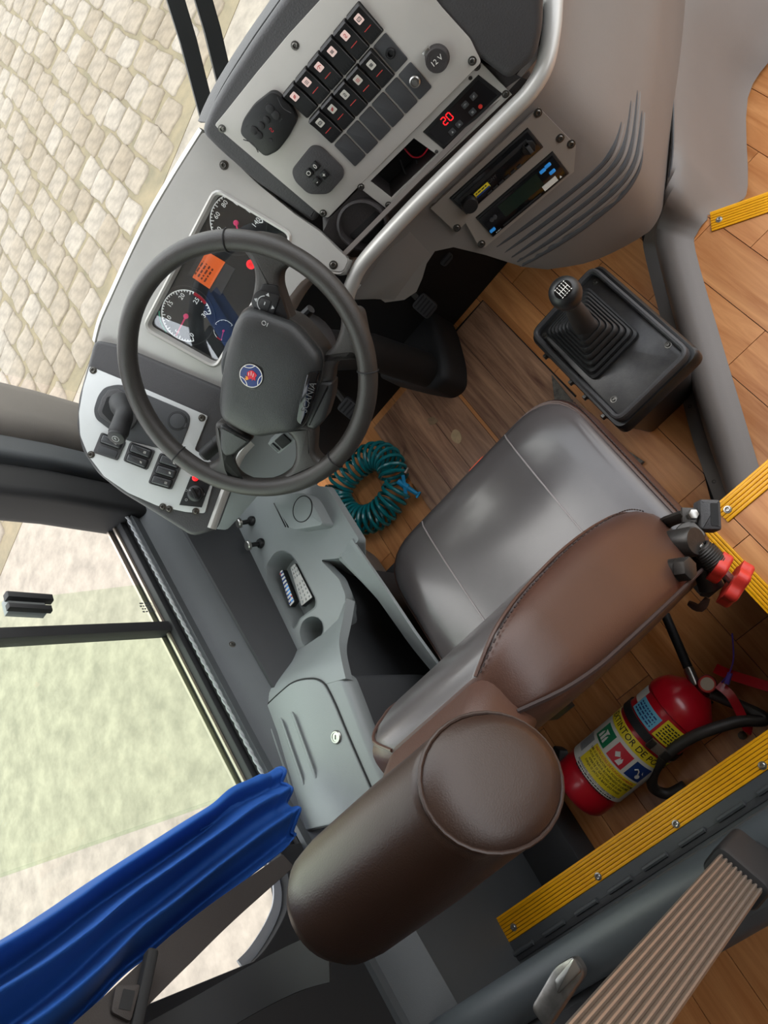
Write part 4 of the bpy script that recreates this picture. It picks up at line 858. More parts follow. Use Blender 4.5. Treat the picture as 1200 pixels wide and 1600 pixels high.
# silver grip strip and lower-left dash skirt
gs = smooth([LP(*LP.px(x, y, -.01), -.01) for x, y in [(330, 825), (350, 770), (372, 715), (392, 690)]], 5)
MB().tube(gs, .014, 12, flat=.010, up=LP.n).build('silver_grip', M['silver'], dash)
sk = [(330, 832), (300, 838), (335, 820), (372, 700), (400, 640), (470, 700), (462, 745), (440, 790), (380, 828)]
KF = F((-.62, 1.0, .72), (.18, -.88, .42))
MB().prism(KF, rnd(KF.pts([(318, 812), (362, 690), (400, 650), (480, 660), (475, 730), (445, 766), (405, 774), (376, 808), (355, 830), (335, 828)]), .008, 3), -.06, 0, bev=.006).build('knee_panel', M['side'], dash)
# ---- pedals
def pedal(name, label, c, n, w_, h_, arm, grp=None):
    f = F(c, n); root = thing(name, label, 'pedal', (c[0], c[1], 0)); MB().prism(f, rect(w_, h_, .012), -.01, .006, bev=.004).build('pad', M['dash'], root)
    for i in range(5): MB().box(f, 0, -h_ * .36 + i * h_ * .18, .007, w_ * .8, h_ * .06, .004, 0, .001).build('tread', M['rubber'], root)
    MB().tube([f(0, 0, -.005), V(arm)], .011, 8).build('arm', M['dsteel'], root)
pedal('accelerator_pedal', 'grey accelerator pedal under the dash console beside the arch', PZ(690, 398, .22), (0, -.75, .66), .04, .06, (-.13, 1.72, .3))
pedal('brake_pedal', 'dark brake pedal in the footwell left of the amber floor', PZ(664, 478, .2), (0, -.72, .69), .05, .06, (-.28, 1.7, .32))
pedal('clutch_pedal', 'dark clutch pedal seen through the right side of the wheel', PZ(548, 640, .2), (0, -.72, .69), .05, .07, (-.62, 1.7, .32))
fb_ = [(690, 560), (695, 590), (685, 605), (655, 600), (600, 575), (560, 560), (540, 420), (640, 430), (680, 500)]
MB().prism(F((0, 0, .06), (0, 0, 1), (1, 0, 0)), rnd([tuple(PZ(x, y, .12).to_2d()) for x, y in [(696, 556), (696, 590), (676, 606), (640, 600), (560, 580), (520, 480), (560, 420), (650, 440), (682, 500)]], .04, 5), -.055, .06, bev=.03, seg=4).build('column_gaiter', M['rubber'], col)
# ================================================================ DRIVER SEAT
SX = -.413
seat = thing('driver_seat', 'dark brown leather driver seat with a rolled headrest', 'seat', (SX, .5, 0))
def srect(hx, y0, y1, r, k=8, front_r=None):
    """rounded outline in plan, half width hx, from y0 (back) to y1 (front)"""
    p = [(SX - hx, y0), (SX + hx, y0), (SX + hx, y1), (SX - hx, y1)]
    return rnd(p, [r * .7, r * .7, front_r or r, front_r or r], k)
def ring(hx, y0, y1, r, z, crown=0.0):
    return [V((x, y, z - crown * ((y - .55) / .2) ** 2 * (1 if y > .55 else 0))) for x, y in srect(hx, y0, y1, r)]
base = MB().loft([ring(.262, .335, .772, .1, .40), ring(.272, .33, .78, .1, .43), ring(.272, .33, .78, .1, .465), ring(.262, .335, .772, .1, .497)]).build('cushion_side', M['brown'], seat, ang=60)
topr = [(.262, .335, .772, .1, .497), (.256, .34, .768, .1, .51), (.24, .352, .752, .095, .519), (.2, .39, .71, .08, .523), (.12, .46, .64, .06, .5245)]
ct = MB().loft([ring(a, b, c, d, z, .006) for a, b, c, d, z in topr]); cush = ct.build('seat_cushion', M['seat'], seat, ang=60)
def on_top(x, y):
    d = min(.256 - abs(x - SX), y - .34, .768 - y); z = .5225 - (.012 if d < 0 else 0)
    if d < .016: z = .51 + .009 * max(0, d) / .016
    elif d < .056: z = .519 + .004 * (d - .016) / .04
    else: z = .523 + .0015 * min(1, (d - .056) / .08)
    return V((x, y, z - .006 * ((y - .55) / .2) ** 2 * (1 if y > .55 else 0)))
for x in (-.538, -.284):
    MB().tube([on_top(x, .40 + .366 * i / 24) + V((0, 0, .0006)) for i in range(25)], .0016, 6).build('seam', M['seam'], cush)
pp = ring(.264, .333, .774, .1, .4975, .006); MB().tube(pp, .0028, 6, closed=True).build('piping', M['brown'], cush)
pp = ring(.2685, .3315, .778, .1, .482); MB().tube(pp, .0012, 5, closed=True).build('stitch_line', M['stitch'], base)
stt = MB()
for i in range(46):
    y = .37 + i * .0078; f = F((SX + .268, y, .488), (1, 0, .5), (0, 1, 0)); stt.box(f, 0, 0, 0, .0042, .0014, .0016)
o = stt.build('stitching', M['stitch'], base, ang=0); o['kind'] = 'stuff'
MB().prism(UP, srect(.23, .36, .74, .06), .33, .40, bev=.01).build('cushion_pan', M['black'], seat)
for x in (-.2, .2): MB().box(UP, SX + x, .55, .30, .05, .44, .06, 0, .006).build('slide_rail', M['dsteel'], seat)
def bellow(z, k): return [V((x, y, z)) for x, y in rnd([(SX - .17 * k, .60 - .13 * k), (SX + .17 * k, .60 - .13 * k), (SX + .17 * k, .60 + .11 * k), (SX - .17 * k, .60 + .11 * k)], .04, 4)]
MB().loft([bellow(.02 + .0275 * i, 1.0 if i % 2 == 0 else .92) for i in range(11)]).build('suspension_bellows', M['rubber'], seat, ang=60)
MB().box(UP, SX, .60, .012, .36, .24, .02, 0, .003).build('base_plate', M['dsteel'], seat)
MB().prism(F(PZ(748, 728, .44), (0, -.2, 1), (1, 0, 0)), rect(.05, .016, .006), -.006, .006, bev=.003).build('adjuster_tab', mat('orange_tab', '#e0502a', .4), seat)
# backrest, leaning back; sections from bottom to top: centre y, z, half width, half thickness
bs = [(.395, .41, .235, .06), (.39, .47, .245, .075), (.372, .56, .245, .08), (.345, .66, .24, .08), (.312, .77, .222, .078), (.283, .86, .195, .074), (.258, .93, .163, .068), (.24, .98, .145, .062), (.222, 1.03, .12, .05), (.21, 1.06, .08, .03)]
def bring(cy, z, hx, ht, inset_=0.0):
    d = V((0, .94, .34)).normalized(); out = []      # thickness direction (forward, slightly up)
    for u, v in rnd([(-hx, -ht), (hx, -ht), (hx, ht), (-hx, ht)], [ht * .75, ht * .75, ht * .6, ht * .6], 6): out.append(V((SX + u, cy, z)) + d * v)
    return out
bmb = MB().loft([bring(*b) for b in bs]); n_b = len(bring(*bs[0]))
for i in range(len(bs) - 1):
    for j in range(18, 23): bmb.m[i * n_b + j] = 1
backr = bmb.build('backrest', [M['brown'], M['seat']], seat, ang=70)
d_ = V((0, .94, .34)).normalized()
for s in (-1, 1):
    MB().tube(smooth([V((SX, cy, z)) + d_ * (ht * .985) + V((s * (hx - ht * .35), 0, 0)) for cy, z, hx, ht in bs[1:]], 3), .0022, 6).build('seam', M['brown'], backr)
    MB().tube(smooth([V((SX, cy, z)) - d_ * (ht * .82) + V((s * (hx - ht * .02), 0, 0)) for cy, z, hx, ht in bs[1:]], 3), .003, 6).build('piping', M['stitch'], backr)
stb = MB(); sl_ = smooth([V((SX, cy, z)) + d_ * (ht * .93) + V((hx - ht * .2, 0, 0)) for cy, z, hx, ht in bs[1:]], 12)
for a_, b_ in zip(sl_[::2], sl_[1::2]): stb.tube([a_ + V((.001, 0, .001)), b_ + V((.001, 0, .001))], .0011, 5)
o = stb.build('stitching', M['stitch'], backr, ang=0); o['kind'] = 'stuff'
# headrest: a thick horizontal roll with round end caps
hc_ = V((-.446, .129, 1.15)); hx0, hx1 = -.128, .102
def hring(x, r, k=1.0, sh=0.0):
    out = []
    sh = .5 * max(0, min(1, (x - .02) / .08))
    for i in range(32):
        t = 2 * math.pi * i / 32; out.append(hc_ + V((x - sh * r * 1.12 * math.sin(t) + .12 * sh * r * math.cos(t), r * 1.04 * math.cos(t) * k, r * 1.12 * math.sin(t) * k)))
    return out
hr_ = .0595
hd = MB().loft([hring(hx0 - .022, hr_ * .35), hring(hx0 - .02, hr_ * .55), hring(hx0 - .012, hr_ * .8), hring(hx0 + .005, hr_ * .95), hring(hx0 + .03, hr_), hring(0, hr_ * 1.02), hring(.03, hr_ * 1.01), hring(.06, hr_ * 1.0), hring(hx1 - .015, hr_), hring(hx1, hr_ * .985)]).build('headrest', M['head'], seat, ang=70)
MB().loft([hring(hx1, hr_ * .965), hring(hx1 + .007, hr_ * .9), hring(hx1 + .012, hr_ * .7), hring(hx1 + .014, hr_ * .4), hring(hx1 + .0145, hr_ * .1)]).build('end_cap', M['head'], hd, ang=70)
MB().tube(hring(hx1 + .001, hr_ * .985), .0022, 8, closed=True).build('piping', M['head'], hd)
neck = MB(); d2 = V((0, .94, .34)).normalized()
def nring(c, hx, ht): return [V(c) + V((u, 0, 0)) + d2 * v for u, v in rnd([(-hx, -ht), (hx, -ht), (hx, ht), (-hx, ht)], ht * .6, 5)]
neck.loft([nring((SX, .235, .98), .09, .045), nring((SX - .005, .195, 1.06), .085, .04), nring((SX - .01, .165, 1.105), .08, .036), nring((hc_.x, .14, 1.135), .08, .03)]).build('headrest_neck', M['brown'], seat, ang=70)
# belt buckle, recliner hinge, spring and red knobs on the right side
def hexbolt(mb, f, r, h, mi=0): mb.prism(f, circ(r, 6), 0, h, mi, r * .15)
HZ = .56
hm = MB(); rf = F((-.165, .36, HZ), (.35, -.1, .93)); hm.prism(rf, rnd(rf.pts([(1038, 885), (1042, 845), (1062, 818), (1082, 812), (1106, 836), (1086, 856), (1076, 880), (1056, 915)]), .008, 3), -.03, .004, 0, .006); hm.build('recliner_plate', M['dsteel'], seat)
mb = MB(); f = F(PZ(1062, 890, HZ + .12), (.75, -.55, .3)); mb.lathe(f, [(.017, -.05), (.017, .0)], 14); hexbolt(mb, f, .017, .018); mb.build('hinge_bolt', M['dsteel'], seat)
mb = MB(); f = F(PZ(1084, 846, HZ + .02), (.75, -.55, .4)); mb.lathe(f, [(.024, -.06), (.024, .0), (.021, .005), (.0001, .005)], 18); mb.build('hinge_pivot', M['dsteel'], seat)
p0 = PZ(1092, 852, HZ + .01); p1 = PZ(1150, 914, HZ - .03); ax = (p1 - p0)
mb = MB(); mb.tube([p0, p0 + ax * .95], .007, 10); mb.build('screw_shaft', M['steel'], seat)
sp2 = []; nrm = ax.normalized(); e1 = nrm.orthogonal().normalized(); e2 = nrm.cross(e1)
for i in range(145):
    t = i / 144; a = t * 2 * math.pi * 9; sp2.append(p0 + ax * (.04 + .44 * t) + (e1 * math.cos(a) + e2 * math.sin(a)) * (.0125 + .004 * min(1, t * 3)))
MB().tube(sp2, .0026, 6).build('spring', M['dsteel'], seat)
def knob(c, nn_, r, h, lobes=5):
    f = F(c, nn_); pr = [(r * (1 + .1 * math.cos(lobes * 2 * math.pi * i / 60)) * math.cos(2 * math.pi * i / 60), r * (1 + .1 * math.cos(lobes * 2 * math.pi * i / 60)) * math.sin(2 * math.pi * i / 60)) for i in range(60)]
    mb = MB(); mb.prism(f, pr, -h / 2, h / 2, 0, h * .3, 3); mb.prism(f, circ(r * .45, 20), h / 2 - .001, h / 2 + .001, 1); return mb
kd = (nrm + V((.35, -.1, .1))).normalized()
knob(p0 + ax * 1.0, kd, .035, .02, 6).build('red_knob', [M['redpl'], M['blackm']], seat); knob(p0 + ax * .58, kd, .023, .018, 4).build('red_knob', [M['redpl'], M['steel']], seat)
mb = MB(); q0, q1 = PZ(1088, 860, HZ - .02), PZ(1112, 918, HZ - .05); mb.tube([q0, q1], [.014, .02], 12); mb.build('recliner_sleeve', M['dsteel'], seat)
MB().tube(smooth([PZ(1076, 942, .5), PZ(1094, 950, .5), PZ(1106, 934, .5)], 4), [.005, .007, .009, .009, .009, .009, .008, .006, .004], 8, flat=.004).build('torn_trim', M['brown'], seat)
bk = thing('seat_belt_buckle', 'dark grey seat belt buckle bolted beside the yellow corner edging', 'buckle', PZ(1105, 805, .42)); f = F(PZ(1106, 806, .53), (.45, -.35, .8), (.75, -.6, 0))
mb = MB(); mb.prism(f, rect(.034, .05, .006), -.014, .014, 0, .006); mb.prism(f.at(.005, 0, .014), rect(.012, .036, .002), 0, .0008, 1); mb.build('buckle_body', [M['dash'], M['blackm']], bk)
mb = MB(); mb.box(f, -.026, 0, 0, .03, .024, .006, 0, .001); hexbolt(mb, f.at(-.026, 0, .003), .0085, .01, 1); mb.build('anchor_plate', [M['dsteel'], M['steel']], bk)
mb = MB(); mb.tube([f(-.035, 0, 0), f(-.05, -.004, -.03), f(-.06, -.01, -.10)], [.012, .012, .012], 10, flat=.006); mb.build('anchor_strap', M['dsteel'], bk)
# ================================================================ GEAR LEVER CONSOLE
gz = .40
gear = thing('gear_shift_console', 'black gear lever box with rubber boot standing right of the seat', 'gear lever', (-.04, .85, 0))
cx0, cx1, cy0, cy1 = -.124, .061, .662, .962
def gring(x0, x1, y0, y1, z, r=.022): return [V((x, y, z)) for x, y in rnd([(x0, y0), (x1, y0), (x1, y1), (x0, y1)], r, 5)]
hs = MB().loft([gring(-.125, .02, .775, .99, .004), gring(-.128, .03, .75, .985, .1), gring(-.13, .05, .70, .98, .26), gring(-.132, .064, .662, .975, .345, .02), gring(-.134, .072, .655, .972, .352, .022), gring(-.132, .072, .655, .970, .378, .022), gring(-.13, .067, .658, .967, .384, .02)]).build('housing', M['black'], gear, ang=40)
mb = MB(); ro = rnd([(cx0, cy0), (cx1, cy0), (cx1, cy1), (cx0, cy1)], .024, 6); mb.prism(UP, ro, .380, gz, holes=[inset(ccw(ro), .011)]); mb.build('cover_rim', M['side_dark'], gear)
MB().tube([V((x, y, gz)) for x, y in inset(ccw(ro), .0055)], .0055, 8, closed=True).build('rim_bead', M['dash'], gear)
MB().prism(UP, inset(ccw(ro), .0115), .376, gz - .008, bev=.001).build('cover_plate', mat('scuffed_black_plastic', '#161517', .3, 0, .15, 400, .6, 22, dirt='#3a3836'), gear)
tpl = UP.at(0, 0, gz - .008)
for x, y in ((930, 441), (851, 524), (1044, 539), (959, 624)): screw(tpl, *UP.at(0, 0, gz - .008).px(x, y), .005, 0, gear)
for (x, y) in ((842, 567), (890, 599), (906, 628), (942, 651)):
    p = PZ(x, y, .37); mb = MB(); f = F((-.131, p.y, .366), (-1, 0, .25)); mb.lathe(f, [(.008, 0), (.008, .003)], 12); hexbolt(mb, f.at(0, 0, .003), .0068, .007); mb.build('bolt', M['screw'], gear)
# rubber boot: stepped square bellows rising to the lever
bc0 = PZ(922, 520, gz); kn = PZ(884, 459, .735); neckp = PZ(897, 487, .66)
steps = [(.088, .058, 0), (.088, .058, .006), (.08, .053, .008)]
bt = MB(); rings = []
n_st = 7
for i in range(n_st):
    t = i / (n_st - 1); c = bc0.lerp(neckp, t * .55); z = gz - .006 + t * .115; hx = .062 * (1 - t) + .02 * t; hy = .085 * (1 - t) + .022 * t; r = .016
    cxy = (bc0.x + (neckp.x - bc0.x) * t * .42, bc0.y + (neckp.y - bc0.y) * t * .42)
    for k, dz in ((1.0, 0), (1.0, .008), (.94, .0115)):
        rings.append([V((cxy[0] + x * k, cxy[1] + y * k, z + dz)) for x, y in rnd([(-hx, -hy), (hx, -hy), (hx, hy), (-hx, hy)], min(r, hx * .7), 5)])
    rings.append([V((cxy[0] + x * .86, cxy[1] + y * .88, z + .009)) for x, y in rnd([(-hx, -hy), (hx, -hy), (hx, hy), (-hx, hy)], min(r, hx * .7), 5)])
bt.loft(rings); bt.build('rubber_boot', M['rubber'], gear, ang=50)
bt_top = V((cxy[0], cxy[1], z)); dirn = (kn - bt_top).normalized()
MB().tube([bt_top, bt_top.lerp(kn, .35), bt_top.lerp(kn, .62), bt_top.lerp(kn, .8)], [.021, .019, .015, .0135], 16).build('lever', M['rubber'], gear)
kf = F(kn, dirn)
MB().lathe(kf, [(.0155, -.05), (.0158, -.04), (.015, -.034)], 20).build('collar', M['steel'], gear)
kb = MB(); kb.lathe(kf, [(.0135, -.037), (.018, -.032), (.0235, -.018), (.0262, 0), (.0255, .012), (.0215, .021), (.015, .0255), (.008, .0275), (.0001, .028)], 28); kb.build('knob', M['black'], gear, ang=60)
km = MB(); kt = F(kn + dirn * .0262 , dirn + V((0, -.25, .15)), (1, 0, 0)).at(0, 0, .0022)
kp = MB().prism(kt, circ(.0155, 24, ry=.013), -.004, .0, bev=.0015).build('pattern_disc', M['gloss'], gear)
for x in (-.009, -.0045, 0, .0045, .009): km.box(kt, x, 0, .0004, .0009, .012, .0004)
km.box(kt, 0, 0, .0004, .018, .0009, .0004)
for i in range(5): km.bars(kt.at(-.009 + i * .0045, .0083), .0024, .003, 1, 0, .0004, i); km.bars(kt.at(-.009 + i * .0045, -.0083), .0024, .003, 1, 0, .0004, i + 9)
km.build('shift_pattern', M['white'], gear, ang=0)
# grey speckled vinyl strip on the floor at the foot of the box
tag(MB().prism(UP, [tuple(PZ(x, y, .012).to_2d()) for x, y in [(862, 586), (868, 640), (930, 700), (985, 745), (1005, 720), (960, 690), (905, 640)]], .0005, .012, bev=.001).build('vinyl_strip', M['carpet'], ang=0), 'grey speckled vinyl strip on the floor under the gear lever box', 'strip')
# ================================================================ WALNUT FLOOR MAT, plank by plank
mz = .006; mt = thing('floor_mat', 'walnut wood patterned floor mat with a worn pale spot', 'mat', (-.45, 1.28, 0))
MB().prism(UP, [(-.712, 1.0), (-.186, 1.0), (-.19, 1.455), (-.40, 1.462), (-.40, 1.40), (-.705, 1.45)], .0, mz - .002).build('backing', M['blackm'], mt, ang=0)
xs = [-.71, -.62, -.535, -.43, -.418, -.315, -.19]
for a, b in zip(xs, xs[1:]):
    MB().prism(UP, [(a + .0006, .9), (b - .0006, .9), (b - .0006, 1.45), (a + .0006, 1.45)], mz - .002, mz, bev=.0005).build('plank', M['matw'] if b - a > .02 else M['floor'], mt, ang=0)
sp = [tuple(PZ(480 + x * .35, 360 + y * .35, mz).to_2d()) for x, y in [(655, 885), (680, 895), (692, 930), (680, 955), (655, 945), (638, 920)]]
MB().prism(UP, rnd(sp, .01, 4), mz, mz + .0006).build('worn_patch', mat('worn_pale', '#c9ad84', .6, 0, 0, 1, .15, 40), mt, ang=0)
sp = [tuple(PZ(480 + x * .35, 360 + y * .35, mz).to_2d()) for x, y in [(535, 840), (565, 832), (588, 850), (570, 865), (548, 870)]]
MB().prism(UP, rnd(sp, .006, 3), mz, mz + .0004).build('worn_patch', mat('worn_tan', '#9a7f60', .6, 0, 0, 1, .2, 60), mt, ang=0)
# ================================================================ COILED AIR HOSE
hose = thing('coiled_air_hose', 'teal spiral air hose with a blue blow nozzle on the floor', 'air hose', (-.82, 1.27, 0))
ctr = smooth([PZ(x, y, .05) for x, y in [(622, 762), (606, 790), (585, 808), (560, 812), (540, 800), (528, 775), (540, 745), (565, 722), (590, 712), (608, 722), (616, 748)]], 30)
L = len(ctr); pth = []; turns = 29
for i in range(L * 4):
    t = i / (L * 4 - 1) * (L - 1); k = min(L - 2, int(t)); c = ctr[k].lerp(ctr[k + 1], t - k); tg = (ctr[k + 1] - ctr[k]).normalized(); s = V((tg.y, -tg.x, 0)); a = i / (L * 4 - 1) * turns * 2 * math.pi
    pth.append(c + s * math.cos(a) * .042 + V((0, 0, 1)) * (math.sin(a) * .04 + .0))
MB().tube(pth, .0058, 7).build('coil', M['teal'], hose)
nz0, nz1 = PZ(622, 752, .06), PZ(652, 772, .03); mb = MB(); mb.tube([nz0, nz0.lerp(nz1, .5)], [.009, .011], 10); mb.tube([nz0.lerp(nz1, .45), nz1], [.008, .006], 10)
mb.tube([nz0.lerp(nz1, .3) + V((.02, .02, .01)), nz0.lerp(nz1, .55) + V((-.025, -.02, .0))], .006, 8); mb.box(F(nz1, (nz1 - nz0).normalized()), 0, 0, .004, .02, .012, .006); mb.build('blow_nozzle', M['cyan'], hose)
MB().tube([nz0 + V((.035, .0, 0)), nz0 + V((.052, .005, 0))], [.006, .004], 8).build('brass_fitting', M['alu'], hose)
# ================================================================ SIDE CONSOLE
sc = thing('side_console', 'grey moulded side console with tray and cup holder between seat and window', 'console', (-.82, .8, 0))
TZ = .60; TF = F((0, 0, TZ), (0, 0, 1), (1, 0, 0))
def tp(l, z=TZ): return [tuple(PZ(x, y, z).to_2d()) for x, y in l]
C6 = lambda l: [(360 + x / 6, 760 + y / 6) for x, y in l]
outl = tp(C6([(190, 95), (30, 385), (50, 480), (560, 1560)]) + [(460, 1022), (490, 1000), (520, 985), (538, 955), (540, 930), (530, 905)] + C6([(845, 690), (1030, 672)]) + C6([(1210, 500), (900, 0), (780, 0)]) + [(470, 745), (430, 745)])
tray = rnd(tp(C6([(500, 600), (420, 620), (340, 740), (350, 860), (590, 1330), (630, 1290), (650, 1240), (800, 1130), (805, 1060), (640, 740), (580, 650)])), .012, 4)
cup = [(x, y) for x, y in rnd(tp(C6([(760, 1215), (680, 1260), (650, 1370), (690, 1500), (760, 1490), (870, 1380), (875, 1290), (830, 1230)])), .015, 4)]
ol = rnd(outl, .008, 3)
top = MB().prism(TF, ol, -.012, 0, holes=[tray, cup]).build('deck', M['side'], sc, ang=30)
MB().loft([[TF(*p, -.002) for p in ccw(ol)], [TF(*p, -.02) for p in inset(ccw(ol), -.003)], [V((-.95 + (p[0] + .95) * .75, p[1], .50)) for p in ccw(ol)], [V((-.95 + (p[0] + .95) * .05, p[1], .02)) for p in ccw(ol)]], caps=False).build('body_skirt', M['side'], sc, ang=40)
def well(name, poly, depth, taper, m, z=TZ, par=sc):
    p = ccw(poly); c = V((sum(q[0] for q in p) / len(p), sum(q[1] for q in p) / len(p)))
    sc_ = lambda k: [(c.x + (q[0] - c.x) * k, c.y + (q[1] - c.y) * k) for q in p]
    f = F((0, 0, z), (0, 0, 1), (1, 0, 0)); rings = [[f(*q, .0005) for q in sc_(1.03)], [f(*q, .002) for q in sc_(1.005)], [f(*q, -.003) for q in sc_(.98)], [f(*q, -depth * .6) for q in sc_((1 + taper) / 2)], [f(*q, -depth) for q in sc_(taper)]]
    mb = MB(); mb.loft(rings, caps=False); q = sc_(taper); mb.add([f(*a, -depth) for a in q], [tuple(range(len(q)))]); return mb.build(name, m, par, ang=50)
well('tray', tray, .05, .86, M['side'], par=top); well('cup_holder', cup, .08, .8, M['side'], par=top)
# pull knobs
for (x, y, hx, hy) in ((394, 814, 376, 814), (408, 849, 391, 848)):
    b = PZ(x, y, TZ); e = PZ(hx, hy, TZ + .035); ax = (e - b).normalized(); f = F(b, (ax + V((0, 0, .7))).normalized()); mb = MB()
    e = b + f.n * .035 + V((-.012, 0, 0)); mb.lathe(F(b, (0, 0, 1)), [(.012, 0), (.012, .004), (.0095, .008)], 18, 1); d = (e - b); mb.tube([b, b + d * .75], .0055, 10, 1); hf_ = F(b + d * .75, d); mb.lathe(hf_, [(.006, 0), (.0115, .003), (.0118, .009), (.0095, .011), (.0001, .0112)], 20, 0); mb.build('pull_knob', [M['steel'], M['black']], sc)
# box with a round lid (loudspeaker cover) at the front
SB = F(PZ(455, 800, TZ), (0, 0, 1), (1, 0, 0)); bp_ = [tuple(PZ(x, y, TZ + .03).to_2d()) for x, y in C6([(440, 120), (420, 170), (560, 385), (620, 410), (860, 370), (880, 340), (770, 130), (720, 70), (500, 60)])]
f30 = F((0, 0, TZ), (0, 0, 1), (1, 0, 0)); sbx = MB().prism(f30, rnd(bp_, .012, 3), 0, .035, bev=.0035, seg=2).build('speaker_box', M['side'], sc)
cxy_ = PZ(*C6([(678, 212)])[0], TZ + .035); MB().ring(F(cxy_, (0, 0, 1), (.8, .6, 0)), .028, .0298, -.001, .0016, 0, 360, 36).build('lid_groove', M['black'], sbx); MB().prism(F(cxy_, (0, 0, 1)), circ(.028, 32), -.001, .0012, bev=.0006).build('round_lid', M['side'], sbx)
c0, c1 = PZ(*C6([(430, 150)])[0], TZ + .03), PZ(*C6([(540, 370)])[0], TZ + .03); mb = MB()
for off in (0, .008): mb.tube([c0 + V((-.004, 0, .004 - off)), c1 + V((-.004, 0, .004 - off))], .0016, 6)
mb.build('clip_bracket', M['black'], sbx)
# lowered lip and storage slot beside the seat
lip = [((530, 868), .6), ((590, 930), .55), ((640, 1000), .5), ((690, 1062), .46), ((730, 1120), .43)]; lp3 = smooth([PZ(x, y, z) for (x, y), z in lip], 6)
MB().slab(lambda i, j: lp3[i] + [V((-.008, -.004, -.004)), V((0, 0, .002)), V((.012, 0, .0)), V((.014, 0, -.02)), V((-.2, .02, -.4))][j], len(lp3), 5, .006).build('slot_lip', M['side'], sc, ang=50)
ot = [((560, 866), .6), ((600, 905), .58)]
MB().slab(lambda i, j: [PZ(528, 868, .598), PZ(552, 842, .598), PZ(600, 910, .575), PZ(650, 985, .535), PZ(690, 1040, .5)][i] .lerp([PZ(528, 868, .598), PZ(536, 872, .598), PZ(590, 930, .55), PZ(640, 1000, .5), PZ(690, 1062, .46)][i], j / 3), 5, 4, .006).build('slot_shoulder', M['side'], sc, ang=60)
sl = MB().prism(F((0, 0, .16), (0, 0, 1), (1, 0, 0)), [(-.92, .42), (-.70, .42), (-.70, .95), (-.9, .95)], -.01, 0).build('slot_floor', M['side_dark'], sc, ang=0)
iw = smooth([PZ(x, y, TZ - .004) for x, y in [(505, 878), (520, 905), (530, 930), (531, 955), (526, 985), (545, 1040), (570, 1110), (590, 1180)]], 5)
MB().slab(lambda i, j: iw[i] + V((0, 0, -.44 * j / 3)), len(iw), 4, .004).build('slot_inner_wall', M['side_dark'], sc, ang=60)  # dark plastic, its tone also painting in the shadow inside the slot
tag(MB().tube([PZ(597, 1050, .2), PZ(622, 1112, .17)], [.004, .004], 8).build('pen', M['teal'], ang=40), 'thin dark teal pen lying in the storage slot beside the seat', 'pen')
# raised rear armrest with hatch and lock
AZ = .70; AF = F((0, 0, AZ), (0, 0, 1), (1, 0, 0))
def ap(l, z=AZ): return [tuple(PZ(x, y, z).to_2d()) for x, y in l]
D3 = lambda l: [(340 + x * .35, 680 + y * .35) for x, y in l]
arm = ap([(401, 1098), (440, 1083), (480, 1068), (510, 1058), (535, 1050), (550, 1089), (571, 1145), (588, 1187), (627, 1275), (459, 1310), (427, 1226), (406, 1145), (400, 1115)])
arm = [(max(-.984, x), y) for x, y in arm]; arms = MB(); ao = rnd(arm, .02, 4); rings = [[AF(*p, w_) for p in inset(ccw(ao), d_)] for d_, w_ in ((.004, -.04), (.0, -.03), (0, -.015), (.003, -.006), (.009, -.001), (.014, 0))]
arms.loft(rings).build('armrest_body', M['side'], sc, ang=50)
MB().loft([[V((-.982 + (p[0] + .982) * (.72 if z < .3 else 1), p[1], z)) for p in inset(ccw(ao), .003)] for z in (.03, .45, AZ - .036)]).build('armrest_base', M['side_dark'], sc, ang=50)  # darker than the armrest: dark plastic plus slot shadow put into the colour
# sloping bridge between the deck and the armrest
brr = [(.600, [(452, 1022), (478, 1008), (505, 990), (528, 968), (541, 935)]), (.625, [(440, 1040), (470, 1025), (500, 1010), (520, 993), (536, 966)]), (.662, [(425, 1062), (458, 1046), (490, 1030), (512, 1016), (530, 1000)]), (.690, [(407, 1086), (445, 1065), (480, 1050), (508, 1040), (533, 1028)]), (.7005, [(401, 1102), (440, 1090), (480, 1077), (511, 1068), (540, 1060)])]
brg = [[PZ(x, y, z) for x, y in r] for z, r in brr]; brg = [smooth(c, 4) for c in zip(*brg)]
MB().slab(lambda i, j: brg[j][i], len(brg[0]), 5, .02).build('bridge', M['side'], sc, ang=70)
hat = ap(D3([(190, 1240), (250, 1175), (330, 1105), (380, 1088), (440, 1085), (480, 1105), (520, 1180), (590, 1350), (655, 1500), (740, 1690), (340, 1780), (250, 1540)]))
ho = rnd(hat, .02, 4); ht_ = MB().prism(AF, inset(ccw(ho), .0015), -.002, .004, bev=.0025, seg=3).build('hatch_door', M['side'], sc, ang=50)
MB().tube([AF(*p, .001) for p in ccw(ho)], .0018, 6, closed=True).build('hatch_gap', M['blackm'], ht_)
for a, b in (((232, 1290), (330, 1580)), ((282, 1262), (385, 1560)), ((332, 1235), (440, 1530))):
    p0, p1 = PZ(*D3([a])[0], AZ + .004), PZ(*D3([b])[0], AZ + .004); MB().tube([p0, p0.lerp(p1, .1), p0.lerp(p1, .9), p1], [.001, .009, .009, .001], 10, flat=.003).build('moulded_ridge', M['side'], ht_)
lk = PZ(*D3([(528, 1348)])[0], AZ + .006); mb = MB(); mb.lathe(F(lk - V((0, 0, .003)), (0, 0, 1)), [(.0125, 0), (.0125, .003), (.0105, .0052), (.0085, .0052), (.008, .004), (.0001, .0045)], 24); mb.box(F(lk + V((0, 0, .0018)), (0, 0, 1), (.6, .8, 0)), 0, 0, 0, .008, .0014, .0008, 1); mb.build('lock', [M['steel'], M['blackm']], ht_)
